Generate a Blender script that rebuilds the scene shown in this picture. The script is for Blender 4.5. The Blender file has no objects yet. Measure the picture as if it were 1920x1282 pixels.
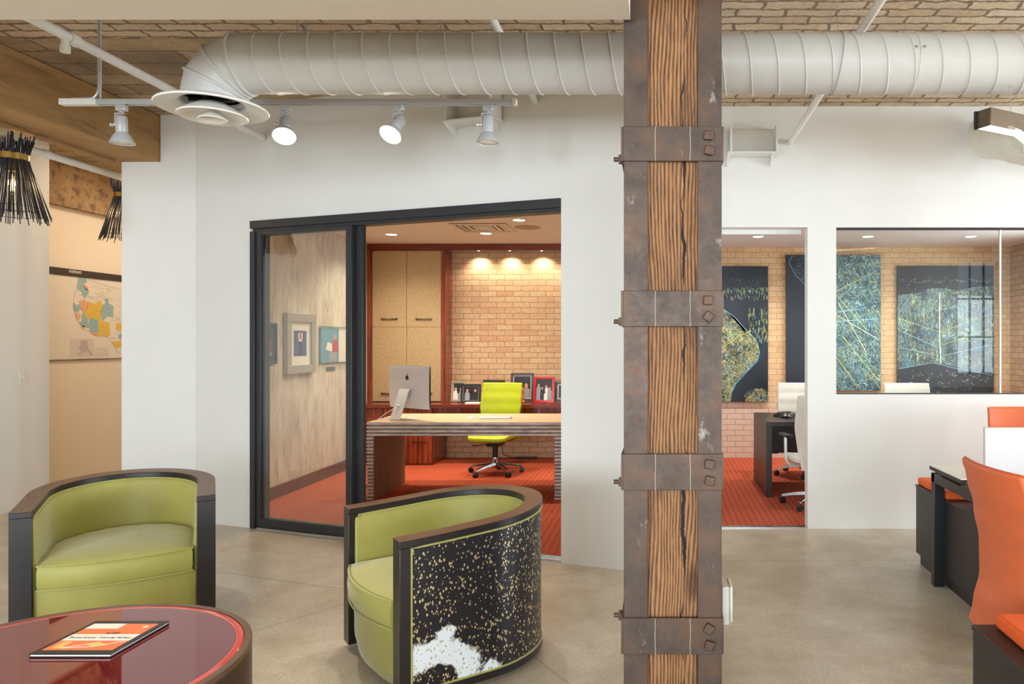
import bpy, math, random
from mathutils import Vector, Matrix
PI = math.pi
random.seed(7)
sc = bpy.context.scene
col = sc.collection

# ---------------------------------------------------------------- camera, exposure, world, big lights
cam_d = bpy.data.cameras.new('camera')
cam = bpy.data.objects.new('camera', cam_d)
col.objects.link(cam)
cam.location = (0, 0, 1.5)
cam.rotation_euler = (PI/2, 0, 0)
cam_d.sensor_width = 36
cam_d.lens = 25.875
cam_d.shift_x = -280/1920
cam_d.shift_y = 2/1920
cam_d.clip_start = 0.05
sc.camera = cam
sc.view_settings.view_transform = 'Standard'
sc.view_settings.look = 'None'
sc.view_settings.exposure = 0.31
sc.view_settings.gamma = 1.0
sc.view_settings.use_curve_mapping = False
sc.cycles.use_denoising = True
sc.cycles.max_bounces = 9
sc.cycles.diffuse_bounces = 5
sc.cycles.glossy_bounces = 4
sc.cycles.transparent_max_bounces = 16
sc.cycles.caustics_reflective = False
sc.cycles.caustics_refractive = False
sc.cycles.sample_clamp_indirect = 6

world = bpy.data.worlds.new('world')
sc.world = world
world.use_nodes = True
wn = world.node_tree.nodes
wn['Background'].inputs[0].default_value = (0.75, 0.88, 1.0, 1)
wn['Background'].inputs[1].default_value = 2.0

def area(name, loc, size, energy, color, rot=(0, 0, 0), spread=None):
    d = bpy.data.lights.new(name, 'AREA')
    d.shape = 'RECTANGLE'; d.size, d.size_y = size
    d.energy = energy; d.color = color
    if spread: d.spread = spread
    o = bpy.data.objects.new(name, d); col.objects.link(o)
    o.location = loc; o.rotation_euler = rot
    return o
# daylight entering through the windows of the rear and right walls
REAR_WIN = [(-5.1, -3.1), (-2.6, -0.6), (0.4, 2.4), (6.45, 7.35)]
for (a_, b_), e_ in zip(REAR_WIN, (250, 165, 150, 26)):
    area('window_daylight', ((a_+b_)/2, -4.35, 1.7), (b_-a_, 1.7), e_, (0.80, 0.90, 1.0), (PI/2, 0, 0))
SIDE_WIN = [(-2.6, -0.6), (0.8, 2.8), (3.6, 5.2)]
for a_, b_ in SIDE_WIN:
    area('window_daylight', (9.35, (a_+b_)/2, 2.0), (2.2, b_-a_), 330, (0.80, 0.90, 1.0), (0, PI/2, 0))
area('window_daylight', (4.95, 7.4, 1.75), (1.5, 1.7), 70, (0.80, 0.90, 1.0), (0, PI/2, 0))  # unseen office window, added to bring bluish daylight to the meeting room ceiling

# ---------------------------------------------------------------- helpers
def L(h):
    """sRGB 0-255 tuple -> linear"""
    out = []
    for c in h:
        c /= 255
        out.append(c/12.92 if c <= .04045 else ((c+.055)/1.055)**2.4)
    return tuple(out)+(1,)

class MB:
    def __init__(s): s.v = []; s.f = []; s.m = []; s.sm = []
    def add(s, vs, fs, mi=0, smooth=False, M=None):
        b = len(s.v)
        for p in vs:
            p = Vector(p)
            s.v.append(M @ p if M else p)
        for f in fs:
            s.f.append(tuple(i+b for i in f)); s.m.append(mi); s.sm.append(smooth)
        return s
    def box(s, x0, x1, y0, y1, z0, z1, mi=0, M=None):
        if x0 > x1: x0, x1 = x1, x0
        if y0 > y1: y0, y1 = y1, y0
        if z0 > z1: z0, z1 = z1, z0
        vs = [(x, y, z) for z in (z0, z1) for y in (y0, y1) for x in (x0, x1)]
        fs = [(0, 2, 3, 1), (4, 5, 7, 6), (0, 1, 5, 4), (2, 6, 7, 3), (0, 4, 6, 2), (1, 3, 7, 5)]
        return s.add(vs, fs, mi, False, M)
    def prism(s, pts, z0, z1, mi=0, M=None):
        n = len(pts)
        area2 = sum(pts[i][0]*pts[(i+1) % n][1]-pts[(i+1) % n][0]*pts[i][1] for i in range(n))
        if area2 < 0: pts = pts[::-1]
        vs = [(p[0], p[1], z0) for p in pts]+[(p[0], p[1], z1) for p in pts]
        fs = [tuple(range(n))[::-1], tuple(range(n, 2*n))]
        fs += [(i, (i+1) % n, n+(i+1) % n, n+i) for i in range(n)]
        return s.add(vs, fs, mi, False, M)
    def lathe(s, prof, n=32, mi=0, M=None, cap=False):
        vs = []; fs = []
        for r, z in prof:
            for k in range(n):
                a = 2*PI*k/n; vs.append((r*math.cos(a), r*math.sin(a), z))
        for i in range(len(prof)-1):
            for k in range(n):
                k2 = (k+1) % n
                fs.append((i*n+k, i*n+k2, (i+1)*n+k2, (i+1)*n+k))
        if cap:
            fs.append(tuple(range(n))[::-1]); fs.append(tuple(range((len(prof)-1)*n, len(prof)*n)))
        return s.add(vs, fs, mi, True, M)
    def cyl(s, p0, p1, r0, r1=None, n=16, mi=0, M=None):
        p0 = Vector(p0); p1 = Vector(p1); r1 = r0 if r1 is None else r1
        d = p1-p0; q = d.to_track_quat('Z', 'Y').to_matrix().to_4x4()
        T = Matrix.Translation(p0) @ q
        if M: T = M @ T
        return s.lathe([(r0, 0), (r1, d.length)], n, mi, T, cap=True)
    def tube(s, path, r, n=8, mi=0, closed=False, M=None):
        P = [Vector(p) for p in path]; N = len(P); vs = []; fs = []
        up = Vector((0, 0, 1)); prev = None
        for i, p in enumerate(P):
            a = P[(i-1) % N] if (closed or i > 0) else p
            b = P[(i+1) % N] if (closed or i < N-1) else p
            t = (b-a)
            t = t.normalized() if t.length > 1e-9 else Vector((0, 0, 1))
            if prev is None:
                ref = up if abs(t.z) < .9 else Vector((1, 0, 0))
                u = t.cross(ref).normalized()
            else:
                u = (prev-t*prev.dot(t)).normalized()
            prev = u; w = t.cross(u)
            rr = r(i/(N-1)) if callable(r) else r
            for k in range(n):
                an = 2*PI*k/n; vs.append(p+u*rr*math.cos(an)+w*rr*math.sin(an))
        m = N if closed else N-1
        for i in range(m):
            for k in range(n):
                j = (i+1) % N; k2 = (k+1) % n
                fs.append((i*n+k, i*n+k2, j*n+k2, j*n+k))
        if not closed:
            fs.append(tuple(range(n))[::-1]); fs.append(tuple(range((N-1)*n, N*n)))
        return s.add(vs, fs, mi, True, M)
    def ball(s, c, r, n=16, mi=0, M=None):
        c = Vector(c); rx, ry, rz = (r, r, r) if not isinstance(r, (tuple, list)) else r
        prof = [(math.sin(PI*i/(n//2)), -math.cos(PI*i/(n//2))) for i in range(n//2+1)]
        prof[0] = (1e-4, -1); prof[-1] = (1e-4, 1)
        T = Matrix.Translation(c) @ Matrix.Diagonal((rx, ry, rz, 1))
        if M: T = M @ T
        return s.lathe(prof, n, mi, T, cap=True)
    def grid(s, fn, nu, nv, mi=0, M=None, smooth=True):
        vs = [fn(i/nu, j/nv) for j in range(nv+1) for i in range(nu+1)]
        fs = [(j*(nu+1)+i, j*(nu+1)+i+1, (j+1)*(nu+1)+i+1, (j+1)*(nu+1)+i) for j in range(nv) for i in range(nu)]
        return s.add(vs, fs, mi, smooth, M)
    def build(s, name, mats, parent=None, bevel=0, seg=2, sub=0, solid=0, fix=True):
        me = bpy.data.meshes.new(name)
        me.from_pydata([tuple(v) for v in s.v], [], s.f)
        if not isinstance(mats, (list, tuple)): mats = [mats]
        for m in mats: me.materials.append(m)
        me.polygons.foreach_set('material_index', s.m)
        me.polygons.foreach_set('use_smooth', s.sm)
        if fix:
            import bmesh
            bm = bmesh.new(); bm.from_mesh(me)
            bmesh.ops.recalc_face_normals(bm, faces=bm.faces)
            for e in bm.edges:
                e.smooth = not (len(e.link_faces) == 2 and e.calc_face_angle(0) > math.radians(34))
            for f in bm.faces: f.smooth = True
            bm.to_mesh(me); bm.free()
        me.update()
        o = bpy.data.objects.new(name, me); col.objects.link(o)
        if parent is not None: o.parent = parent
        if solid:
            md = o.modifiers.new('Solidify', 'SOLIDIFY'); md.thickness = solid; md.offset = 0
        if bevel:
            md = o.modifiers.new('Bevel', 'BEVEL'); md.width = bevel; md.segments = seg
            md.limit_method = 'ANGLE'; md.angle_limit = math.radians(35)
        if sub:
            md = o.modifiers.new('Subsurf', 'SUBSURF'); md.levels = sub; md.render_levels = sub
        return o

def tag(o, label=None, cat=None, group=None, kind=None):
    if label: o['label'] = label
    if cat: o['category'] = cat
    if group: o['group'] = group
    if kind: o['kind'] = kind
    return o
def thing(name, label, cat, loc=(0, 0, 0), rz=0, group=None):
    o = bpy.data.objects.new(name, None); col.objects.link(o)
    o.empty_display_size = .1
    o.location = loc; o.rotation_euler = (0, 0, rz)
    return tag(o, label, cat, group)
def struct(o): o['kind'] = 'structure'; return o
def kids(o): return [c for c in bpy.data.objects if c.parent == o]
def copy_tree(o, parent=None):
    c = o.copy(); col.objects.link(c)
    if parent is not None: c.parent = parent
    for ch in kids(o): copy_tree(ch, c)
    return c
def T(x, y, z): return Matrix.Translation((x, y, z))
def RZ(a): return Matrix.Rotation(a, 4, 'Z')
def RX(a): return Matrix.Rotation(a, 4, 'X')
def RY(a): return Matrix.Rotation(a, 4, 'Y')

# ---------------------------------------------------------------- materials
class NT:
    def __init__(s, name):
        s.mat = bpy.data.materials.new(name); s.mat.use_nodes = True
        s.nt = s.mat.node_tree; s.n = s.nt.nodes; s.bs = s.n['Principled BSDF']; s.out = s.n['Material Output']
    def new(s, t, **kw):
        nd = s.n.new(t)
        for k, v in kw.items():
            if k.startswith('_'): setattr(nd, k[1:], v)
            else: nd.inputs[k.replace('__', ' ')].default_value = v
        return nd
    def l(s, a, b): s.nt.links.new(a, b)
    def coord(s, scale=(1, 1, 1), rot=(0, 0, 0), loc=(0, 0, 0), kind='Object'):
        tc = s.n.new('ShaderNodeTexCoord'); mp = s.n.new('ShaderNodeMapping')
        s.l(tc.outputs[kind], mp.inputs[0])
        mp.inputs['Scale'].default_value = scale; mp.inputs['Rotation'].default_value = rot; mp.inputs['Location'].default_value = loc
        return mp.outputs[0]
    def noise(s, v, scale=5, detail=4, rough=.6, dist=0):
        nd = s.new('ShaderNodeTexNoise', Scale=scale, Detail=detail, Roughness=rough, Distortion=dist)
        if v: s.l(v, nd.inputs['Vector'])
        return nd.outputs['Fac']
    def vor(s, v, scale=5, feature='F1'):
        nd = s.new('ShaderNodeTexVoronoi', _feature=feature, Scale=scale)
        if v: s.l(v, nd.inputs['Vector'])
        return nd
    def ramp(s, f, stops, interp='LINEAR'):
        nd = s.n.new('ShaderNodeValToRGB'); cr = nd.color_ramp; cr.interpolation = interp
        while len(cr.elements) < len(stops): cr.elements.new(.5)
        for e, (p, c) in zip(cr.elements, stops):
            e.position = p; e.color = c if len(c) == 4 else tuple(c)+(1,)
        s.l(f, nd.inputs[0]); return nd.outputs[0]
    def math(s, op, a, b=None, c=None):
        nd = s.new('ShaderNodeMath', _operation=op)
        for i, x in enumerate((a, b, c)):
            if x is None: continue
            if isinstance(x, (int, float)): nd.inputs[i].default_value = x
            else: s.l(x, nd.inputs[i])
        return nd.outputs[0]
    def mix(s, f, a, b, blend='MIX'):
        nd = s.new('ShaderNodeMix', _data_type='RGBA', _blend_type=blend)
        for i, x in ((0, f), (6, a), (7, b)):
            if isinstance(x, (int, float)): nd.inputs[i].default_value = x
            elif isinstance(x, tuple): nd.inputs[i].default_value = x
            else: s.l(x, nd.inputs[i])
        return nd.outputs[2]
    def bump(s, h, strength=.3, dist=.01):
        b = s.new('ShaderNodeBump', Strength=strength, Distance=dist)
        s.l(h, b.inputs['Height']); s.l(b.outputs[0], s.bs.inputs['Normal'])
        return b
    def base(s, c):
        if isinstance(c, tuple): s.bs.inputs['Base Color'].default_value = c
        else: s.l(c, s.bs.inputs['Base Color'])
    def rough(s, r):
        if isinstance(r, (int, float)): s.bs.inputs['Roughness'].default_value = r
        else: s.l(r, s.bs.inputs['Roughness'])
    def xyz(s, v):
        nd = s.n.new('ShaderNodeSeparateXYZ'); s.l(v, nd.inputs[0]); return nd.outputs
BW = [(0, (0, 0, 0)), (1, (1, 1, 1))]

def simple(name, rgb, rough=.5, metal=0, var=.06, nscale=12, bump=0, spec=None, coat=0, emit=0):
    t = NT(name); c = L(rgb)
    v = t.coord()
    n = t.noise(v, nscale, 3)
    lo = tuple(max(0, x*(1-var)) for x in c[:3])+(1,); hi = tuple(min(1, x*(1+var)) for x in c[:3])+(1,)
    t.base(t.ramp(n, [(.3, lo), (.7, hi)])); t.rough(rough)
    t.bs.inputs['Metallic'].default_value = metal
    if spec is not None: t.bs.inputs['Specular IOR Level'].default_value = spec
    if coat: t.bs.inputs['Coat Weight'].default_value = coat
    if bump: t.bump(t.noise(v, nscale*8, 4), bump, .002)
    if emit:
        t.bs.inputs['Emission Color'].default_value = c; t.bs.inputs['Emission Strength'].default_value = emit
    return t.mat
def emission(name, rgb, strength):
    t = NT(name); t.base((0.02, .02, .02, 1))
    t.bs.inputs['Emission Color'].default_value = L(rgb); t.bs.inputs['Emission Strength'].default_value = strength
    return t.mat

M = {}
M['paint'] = simple('wall_paint', (224, 223, 218), .55, var=.015, nscale=2, bump=.06)
M['paint_warm'] = simple('wall_paint_warm', (232, 218, 198), .6, var=.015, nscale=2, bump=.06)
M['paint_soffit'] = simple('soffit_paint', (214, 203, 186), .6, var=.015, nscale=2)
M['ceil_office'] = simple('office_ceiling_paint', (234, 232, 228), .6, var=.01, nscale=2)
M['white'] = simple('white_enamel', (226, 224, 214), .4, var=.02)
M['duct'] = simple('duct_paint', (196, 194, 188), .42, var=.03, nscale=3, bump=.05)
M['track'] = simple('track_aluminium', (196, 198, 198), .3, metal=.3, var=.02)
M['silver'] = simple('silver', (200, 203, 206), .22, metal=1, var=.02)
M['chrome'] = simple('polished_aluminium', (190, 193, 198), .15, metal=1, var=.02)
M['anod'] = simple('anodised_aluminium', (222, 222, 220), .35, metal=.25, var=.01)
M['black'] = simple('black_plastic', (22, 22, 24), .35, var=.1)
M['blackmetal'] = simple('black_metal', (40, 41, 43), .35, metal=.2, var=.1, nscale=30)
M['doormetal'] = simple('dark_door_metal', (58, 60, 62), .4, metal=.4, var=.06, nscale=20)
M['green'] = simple('green_leather', (172, 186, 30), .42, var=.04, bump=.1)
M['green_dark'] = simple('green_shell', (92, 108, 30), .5, var=.04)
M['whiteleather'] = simple('white_leather', (226, 222, 210), .42, var=.03, bump=.1)
M['orange'] = simple('orange_leather', (224, 112, 66), .45, var=.03, bump=.12)
M['orange_cush'] = simple('orange_fabric', (238, 102, 36), .75, var=.04, nscale=60, bump=.2)
M['pedestal'] = simple('black_laminate', (40, 37, 36), .42, var=.05, nscale=30)
M['desktop'] = simple('white_laminate', (240, 239, 230), .3, var=.01)
M['screen'] = simple('white_screen_fabric', (225, 225, 225), .7, var=.01)
M['espresso'] = simple('espresso_veneer', (42, 36, 35), .38, var=.12, nscale=25)
M['bronze'] = simple('bronze', (120, 84, 54), .3, metal=.8, var=.1)
M['brass'] = simple('brass', (196, 158, 84), .25, metal=.9, var=.05)
M['stick'] = simple('black_twig', (24, 23, 24), .55, var=.2)
M['paper'] = simple('paper_mat', (232, 228, 216), .8, var=.01)
M['plate'] = simple('ivory_plastic', (226, 224, 212), .35, var=.01)
M['puck'] = emission('downlight_glow', (255, 226, 180), 14)
M['puckw'] = emission('downlight_glow_white', (255, 246, 230), 10)
M['lampface'] = emission('spot_lamp_glow', (255, 246, 225), 20)
M['filament'] = emission('filament_glow', (255, 176, 84), 22)
M['tubeglow'] = emission('linear_lamp_glow', (255, 238, 214), 9)

def glass_mat(name, tint=(1, 1, 1), base=.05):
    t = NT(name); t.n.remove(t.bs)
    tr = t.new('ShaderNodeBsdfTransparent'); tr.inputs[0].default_value = tuple(tint)+(1,)
    gl = t.new('ShaderNodeBsdfGlossy'); gl.inputs['Roughness'].default_value = 0.0
    lw = t.new('ShaderNodeLayerWeight', Blend=.5)
    f = t.math('ADD', t.math('MULTIPLY', t.math('POWER', lw.outputs['Facing'], 4.0), .9), base)
    mx = t.new('ShaderNodeMixShader'); t.l(f, mx.inputs[0]); t.l(tr.outputs[0], mx.inputs[1]); t.l(gl.outputs[0], mx.inputs[2])
    t.l(mx.outputs[0], t.out.inputs[0])
    return t.mat
M['glass'] = glass_mat('clear_glass', (.96, .98, .96), .03)
M['glass_door'] = glass_mat('door_glass', (.95, .97, .94), .13)

# concrete floor
t = NT('polished_concrete'); v = t.coord()
n1 = t.noise(v, .7, 6, .62, .4); n2 = t.noise(v, 5, 8, .7); n3 = t.noise(v, 60, 4, .7)
c = t.ramp(n1, [(.32, L((164, 146, 118))), (.44, L((192, 177, 152))), (.56, L((212, 202, 184))), (.70, L((220, 213, 198)))])
c = t.mix(.35, c, t.ramp(n2, [(.3, L((156, 140, 114))), (.5, L((196, 184, 162))), (.7, L((224, 216, 200)))]), 'MIX')
sp = t.ramp(t.vor(v, 110).outputs['Distance'], [(.14, (1, 1, 1)), (.30, (0, 0, 0))])
patch = t.ramp(t.noise(v, .9, 1, .4), [(.52, (0, 0, 0)), (.68, (1, 1, 1))])
c = t.mix(t.math('MULTIPLY', t.ramp(n3, [(.40, (1, 1, 1)), (.55, (0, 0, 0))]), .28), c, L((140, 120, 94)))
c = t.mix(t.math('MULTIPLY', t.ramp(t.noise(v, 2.3, 5, .6, .5), [(.5, (0, 0, 0)), (.72, (1, 1, 1))]), .4), c, L((156, 138, 112)))
c = t.mix(t.math('MULTIPLY', sp, t.math('MULTIPLY', patch, .5)), c, L((104, 84, 66)))
ve = t.new('ShaderNodeTexVoronoi', _feature='DISTANCE_TO_EDGE', Scale=.35)
dv = t.new('ShaderNodeMix', _data_type='VECTOR', Factor=.03); t.l(v, dv.inputs[4])
nn = t.new('ShaderNodeTexNoise', Scale=3.0, Detail=6); t.l(v, nn.inputs['Vector']); t.l(nn.outputs['Color'], dv.inputs[5])
t.l(dv.outputs[1], ve.inputs['Vector'])
ck = t.ramp(ve.outputs['Distance'], [(.0, (1, 1, 1)), (.0016, (0, 0, 0))])
c = t.mix(t.math('MULTIPLY', ck, .4), c, L((96, 82, 64)))
t.base(c); t.rough(.3)
t.bs.inputs['Specular IOR Level'].default_value = .5
t.bump(n3, .05, .002); M['concrete'] = t.mat

# brick
def brick_mat(name, cols, mortar, uv, bw=.215, rh=.0725, ms=.006, rough_edge=.004, bump=.5, white=None, dirt=0, distort=.012, nsc=4.0):
    t = NT(name)
    tc = t.n.new('ShaderNodeTexCoord'); x = t.xyz(tc.outputs['Object'])
    cmb = t.n.new('ShaderNodeCombineXYZ')
    t.l(x[uv[0]], cmb.inputs[0]); t.l(x[uv[1]], cmb.inputs[1])
    nn = t.new('ShaderNodeTexNoise', Scale=4.0, Detail=5, Roughness=.65); t.l(cmb.outputs[0], nn.inputs['Vector'])
    nn.inputs['Scale'].default_value = nsc
    sub = t.new('ShaderNodeVectorMath', _operation='SUBTRACT'); t.l(nn.outputs['Color'], sub.inputs[0]); sub.inputs[1].default_value = (.5, .5, .5)
    scl = t.new('ShaderNodeVectorMath', _operation='SCALE'); t.l(sub.outputs[0], scl.inputs[0]); scl.inputs['Scale'].default_value = distort*2
    ad = t.new('ShaderNodeVectorMath', _operation='ADD'); t.l(cmb.outputs[0], ad.inputs[0]); t.l(scl.outputs[0], ad.inputs[1])
    b = t.n.new('ShaderNodeTexBrick'); t.l(ad.outputs[0], b.inputs['Vector'])
    b.inputs['Scale'].default_value = 1.0; b.inputs['Mortar Size'].default_value = ms; b.inputs['Mortar Smooth'].default_value = .35
    b.inputs['Bias'].default_value = 0; b.inputs['Brick Width'].default_value = bw; b.inputs['Row Height'].default_value = rh
    b.inputs['Color1'].default_value = (0, 0, 0, 1); b.inputs['Color2'].default_value = (1, 1, 1, 1); b.inputs['Mortar'].default_value = (.5, .5, .5, 1)
    cc = t.ramp(b.outputs['Color'], [(i/(len(cols)-1), L(k)) for i, k in enumerate(cols)])
    n = t.noise(ad.outputs[0], 22, 6, .7)
    cc = t.mix(.35, cc, t.ramp(n, [(.3, L(tuple(int(k*.75) for k in cols[0]))), (.6, L(cols[-1]))]), 'MIX')
    big = t.noise(cmb.outputs[0], 1.1, 5, .6)
    if white is not None:
        wm = t.math('SUBTRACT', t.math('ADD', 1.0, t.math('MULTIPLY', big, .5)), x[2])
        wm = t.ramp(wm, [(white[0], (0, 0, 0)), (white[1], (1, 1, 1))])
        cc = t.mix(t.math('MULTIPLY', wm, white[3]), cc, L(white[2]))
    if dirt:
        cc = t.mix(t.math('MULTIPLY', t.ramp(big, [(.35, (1, 1, 1)), (.55, (0, 0, 0))]), dirt), cc, L((120, 100, 80)))
    cc = t.mix(b.outputs['Fac'], cc, L(mortar))
    t.base(cc); t.rough(.85)
    h = t.math('SUBTRACT', t.math('MULTIPLY', n, .5), b.outputs['Fac'])
    t.bump(h, bump, .012 if bump < .9 else .03)
    return t.mat
M['brick'] = brick_mat('tan_brick', [(206, 158, 120), (218, 178, 136), (216, 188, 146), (220, 176, 136), (224, 198, 158)], (166, 140, 114), (0, 2), ms=.0055, bump=.6, distort=.011, nsc=7.0)
M['brick_w'] = brick_mat('tan_brick_whitewashed', [(208, 162, 118), (222, 184, 136), (226, 192, 142), (222, 178, 132), (230, 200, 156)], (178, 152, 124), (0, 2), ms=.005, bump=.35, distort=.006, white=(.38, .62, (214, 196, 182), .8))
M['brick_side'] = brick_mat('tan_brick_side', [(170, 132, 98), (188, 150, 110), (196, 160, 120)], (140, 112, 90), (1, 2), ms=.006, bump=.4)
M['brick_ceiling'] = brick_mat('vault_brick', [(214, 188, 152), (224, 200, 166), (202, 172, 136), (228, 208, 178)], (138, 114, 88), (0, 1), bw=.29, rh=.096, ms=.010, bump=1.0, dirt=.3, distort=.036, nsc=9.0)
M['plank_ceiling'] = brick_mat('board_marked_ceiling', [(196, 172, 132), (176, 150, 112), (150, 126, 96), (206, 184, 146)], (96, 78, 58), (0, 1), bw=1.6, rh=.21, ms=.006, bump=.9, dirt=.8, distort=.04, nsc=6.0)

# carpet
t = NT('orange_grid_carpet'); v = t.coord(); x = t.xyz(v)
gx = t.math('PINGPONG', x[0], .027); gy = t.math('PINGPONG', x[1], .027)
g = t.math('MINIMUM', gx, gy)
g = t.ramp(g, [(.003, (0, 0, 0)), (.009, (1, 1, 1))])
c = t.mix(g, L((122, 50, 34)), L((180, 82, 54)))
c = t.mix(t.math('MULTIPLY', t.noise(v, 90, 3), .35), c, L((232, 110, 62)))
t.base(c); t.rough(.9); t.bump(g, .3, .004); t.bs.inputs['Specular IOR Level'].default_value = .25
M['carpet'] = t.mat

# wallpaper (mottled with vertical drags)
t = NT('mottled_wallpaper'); v = t.coord((1, 1, .30))
n1 = t.noise(v, 9, 9, .72); n2 = t.noise(v, 2.6, 6, .62)
c = t.ramp(n1, [(.34, L((164, 152, 134))), (.45, L((204, 194, 172))), (.55, L((220, 212, 192))), (.65, L((228, 221, 204)))])
c = t.mix(t.math('MULTIPLY', t.ramp(n2, [(.42, (0, 0, 0)), (.62, (1, 1, 1))]), .5), c, L((172, 164, 154)))
t.base(c); t.rough(.6); t.bump(n1, .15, .003); M['wallpaper'] = t.mat

# stained plaster beam
t = NT('stained_plaster'); v = t.coord()
n1 = t.noise(v, 9, 9, .75, .3); n2 = t.noise(v, 1.6, 5, .6)
c = t.ramp(n2, [(.35, L((150, 116, 80))), (.6, L((176, 146, 106)))])
c = t.mix(t.ramp(n1, [(.50, (0, 0, 0)), (.60, (1, 1, 1))]), c, L((116, 92, 70)))
t.base(c); t.rough(.85); t.bump(n1, .3, .006); M['plaster'] = t.mat

# woods
def wood(name, cols, axis=2, stretch=12, scale=6, rough=.5, bump=.2, dist=1.2, coat=0, fine=.3):
    t = NT(name)
    s = [1.0, 1.0, 1.0]; s[axis] = 1/stretch
    v = t.coord(tuple(s))
    n = t.noise(v, scale, 6, .62, dist)
    f = t.noise(v, scale*14, 3, .6)
    fac = t.math('ADD', t.math('MULTIPLY', n, 1-fine), t.math('MULTIPLY', f, fine))
    k = len(cols)
    c = t.ramp(fac, [(.30+.42*i/(k-1), L(q)) for i, q in enumerate(cols)])
    t.base(c); t.rough(rough); t.bump(fac, bump, .004)
    if coat: t.bs.inputs['Coat Weight'].default_value = coat; t.bs.inputs['Coat Roughness'].default_value = .12
    return t.mat
M['beam_wood'] = wood('beam_timber', [(96, 70, 42), (146, 110, 66), (170, 132, 82), (122, 90, 54)], axis=1, stretch=9, scale=3, rough=.8)
M['chair_wood'] = wood('ebonised_wood', [(18, 16, 17), (34, 28, 27), (22, 19, 20)], axis=1, stretch=8, scale=14, rough=.32, bump=.06)
M['chair_rim'] = wood('walnut_rim', [(74, 50, 34), (104, 72, 48), (62, 42, 30)], axis=1, stretch=6, scale=10, rough=.35, bump=.05)
M['drum'] = wood('dark_drum_veneer', [(34, 22, 18), (66, 42, 32), (44, 30, 24)], axis=2, stretch=10, scale=16, rough=.35, bump=.08)
M['desk_top'] = wood('limed_oak', [(176, 146, 112), (206, 178, 142), (190, 162, 128)], axis=0, stretch=10, scale=12, rough=.5, bump=.06)

# striped red wood (exotic veneer), vertical stripes
def striped(name, a, b, c3, rough=.22):
    t = NT(name); v = t.coord((1, 1, .03))
    n = t.noise(v, 34, 4, .7, .2)
    c = t.ramp(n, [(.32, L(a)), (.46, L(b)), (.56, L(c3)), (.68, L(a))])
    t.base(c); t.rough(rough); t.bs.inputs['Coat Weight'].default_value = .4
    return t.mat
M['zebra'] = striped('striped_rosewood', (58, 22, 14), (120, 48, 26), (158, 76, 40))
M['zebra_h'] = wood('rosewood_top', [(78, 28, 18), (122, 48, 28), (92, 36, 22)], axis=0, stretch=20, scale=14, rough=.18, bump=.02, coat=.5)

# layered plywood of the desk : horizontal ridges alternating
t = NT('laminated_ply'); v = t.coord((.25, .25, 1)); n = t.noise(v, 30, 5, .7)
c = t.ramp(n, [(.3, L((150, 132, 118))), (.5, L((196, 180, 166))), (.7, L((222, 210, 196)))])
t.base(c); t.rough(.6); t.bump(n, .2, .003); M['ply'] = t.mat
t = NT('laminated_ply_dark'); v = t.coord((.25, .25, 1)); n = t.noise(v, 30, 5, .7)
c = t.ramp(n, [(.3, L((96, 76, 64))), (.6, L((140, 118, 102)))])
t.base(c); t.rough(.7); M['ply_dark'] = t.mat

# linen doors
t = NT('linen_door'); v = t.coord(); x = t.xyz(v)
n = t.noise(t.coord((1, 1, .2)), 260, 2); n2 = t.noise(t.coord((.2, 1, 1)), 260, 2)
m = t.math('MULTIPLY', t.math('ADD', n, n2), .5)
t.base(t.ramp(m, [(.38, L((150, 126, 88))), (.62, L((206, 182, 138)))])); t.rough(.8); t.bump(m, .2, .002); M['linen'] = t.mat

# velvet like upholstery of the armchairs
t = NT('olive_satin'); v = t.coord()
n = t.noise(v, 4, 4, .6); nf = t.noise(v, 240, 2)
c = t.ramp(n, [(.3, L((146, 139, 64))), (.7, L((160, 154, 76)))])
c = t.mix(t.math('MULTIPLY', nf, .25), c, L((176, 174, 100)))
t.base(c); t.rough(.55); t.bs.inputs['Sheen Weight'].default_value = .35; t.bs.inputs['Sheen Roughness'].default_value = .4
t.bump(nf, .08, .001); M['satin'] = t.mat

# cow hide with metallic flecks
t = NT('flecked_cowhide'); v = t.coord()
dv = t.new('ShaderNodeVectorMath', _operation='ADD'); nn = t.new('ShaderNodeTexNoise', Scale=9.0, Detail=6, Roughness=.7); t.l(v, nn.inputs['Vector'])
sc_ = t.new('ShaderNodeVectorMath', _operation='SCALE'); t.l(nn.outputs['Color'], sc_.inputs[0]); sc_.inputs['Scale'].default_value = .16
t.l(v, dv.inputs[0]); t.l(sc_.outputs[0], dv.inputs[1])
def blob(cx, cy, cz, r, w):
    sb = t.new('ShaderNodeVectorMath', _operation='DISTANCE'); t.l(dv.outputs[0], sb.inputs[0]); sb.inputs[1].default_value = (cx+.08, cy+.08, cz+.08)
    return t.ramp(t.math('ABSOLUTE', t.math('SUBTRACT', sb.outputs['Value'], r)), [(w*.8, (1, 1, 1)), (w, (0, 0, 0))])
wh = t.math('MAXIMUM', blob(.42, .14, .04, .17, .06), blob(.42, .40, .03, .02, .045))
wh = t.math('MAXIMUM', wh, blob(.42, .20, .28, 0, .05))
fl = t.coord((1.0, 1.0, .62), rot=(.5, 0, 0))
vn = t.vor(fl, 112); amt = t.noise(v, 5, 4, .7)
sel = t.math('GREATER_THAN', t.xyz(vn.outputs['Color'])[0], t.math('SUBTRACT', .92, t.math('MULTIPLY', amt, 1.25)))
fk = t.math('MULTIPLY', t.math('LESS_THAN', vn.outputs['Distance'], t.math('MULTIPLY', t.xyz(vn.outputs['Color'])[1], .52)), sel)
c = t.mix(wh, L((24, 22, 26)), L((214, 220, 222)))
c = t.mix(fk, c, L((226, 208, 160)))
t.base(c)
t.l(t.math('MULTIPLY', fk, .7), t.bs.inputs['Metallic'])
t.rough(t.mix(fk, (.36, .36, .36, 1), (.3, .3, .3, 1)))
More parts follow.
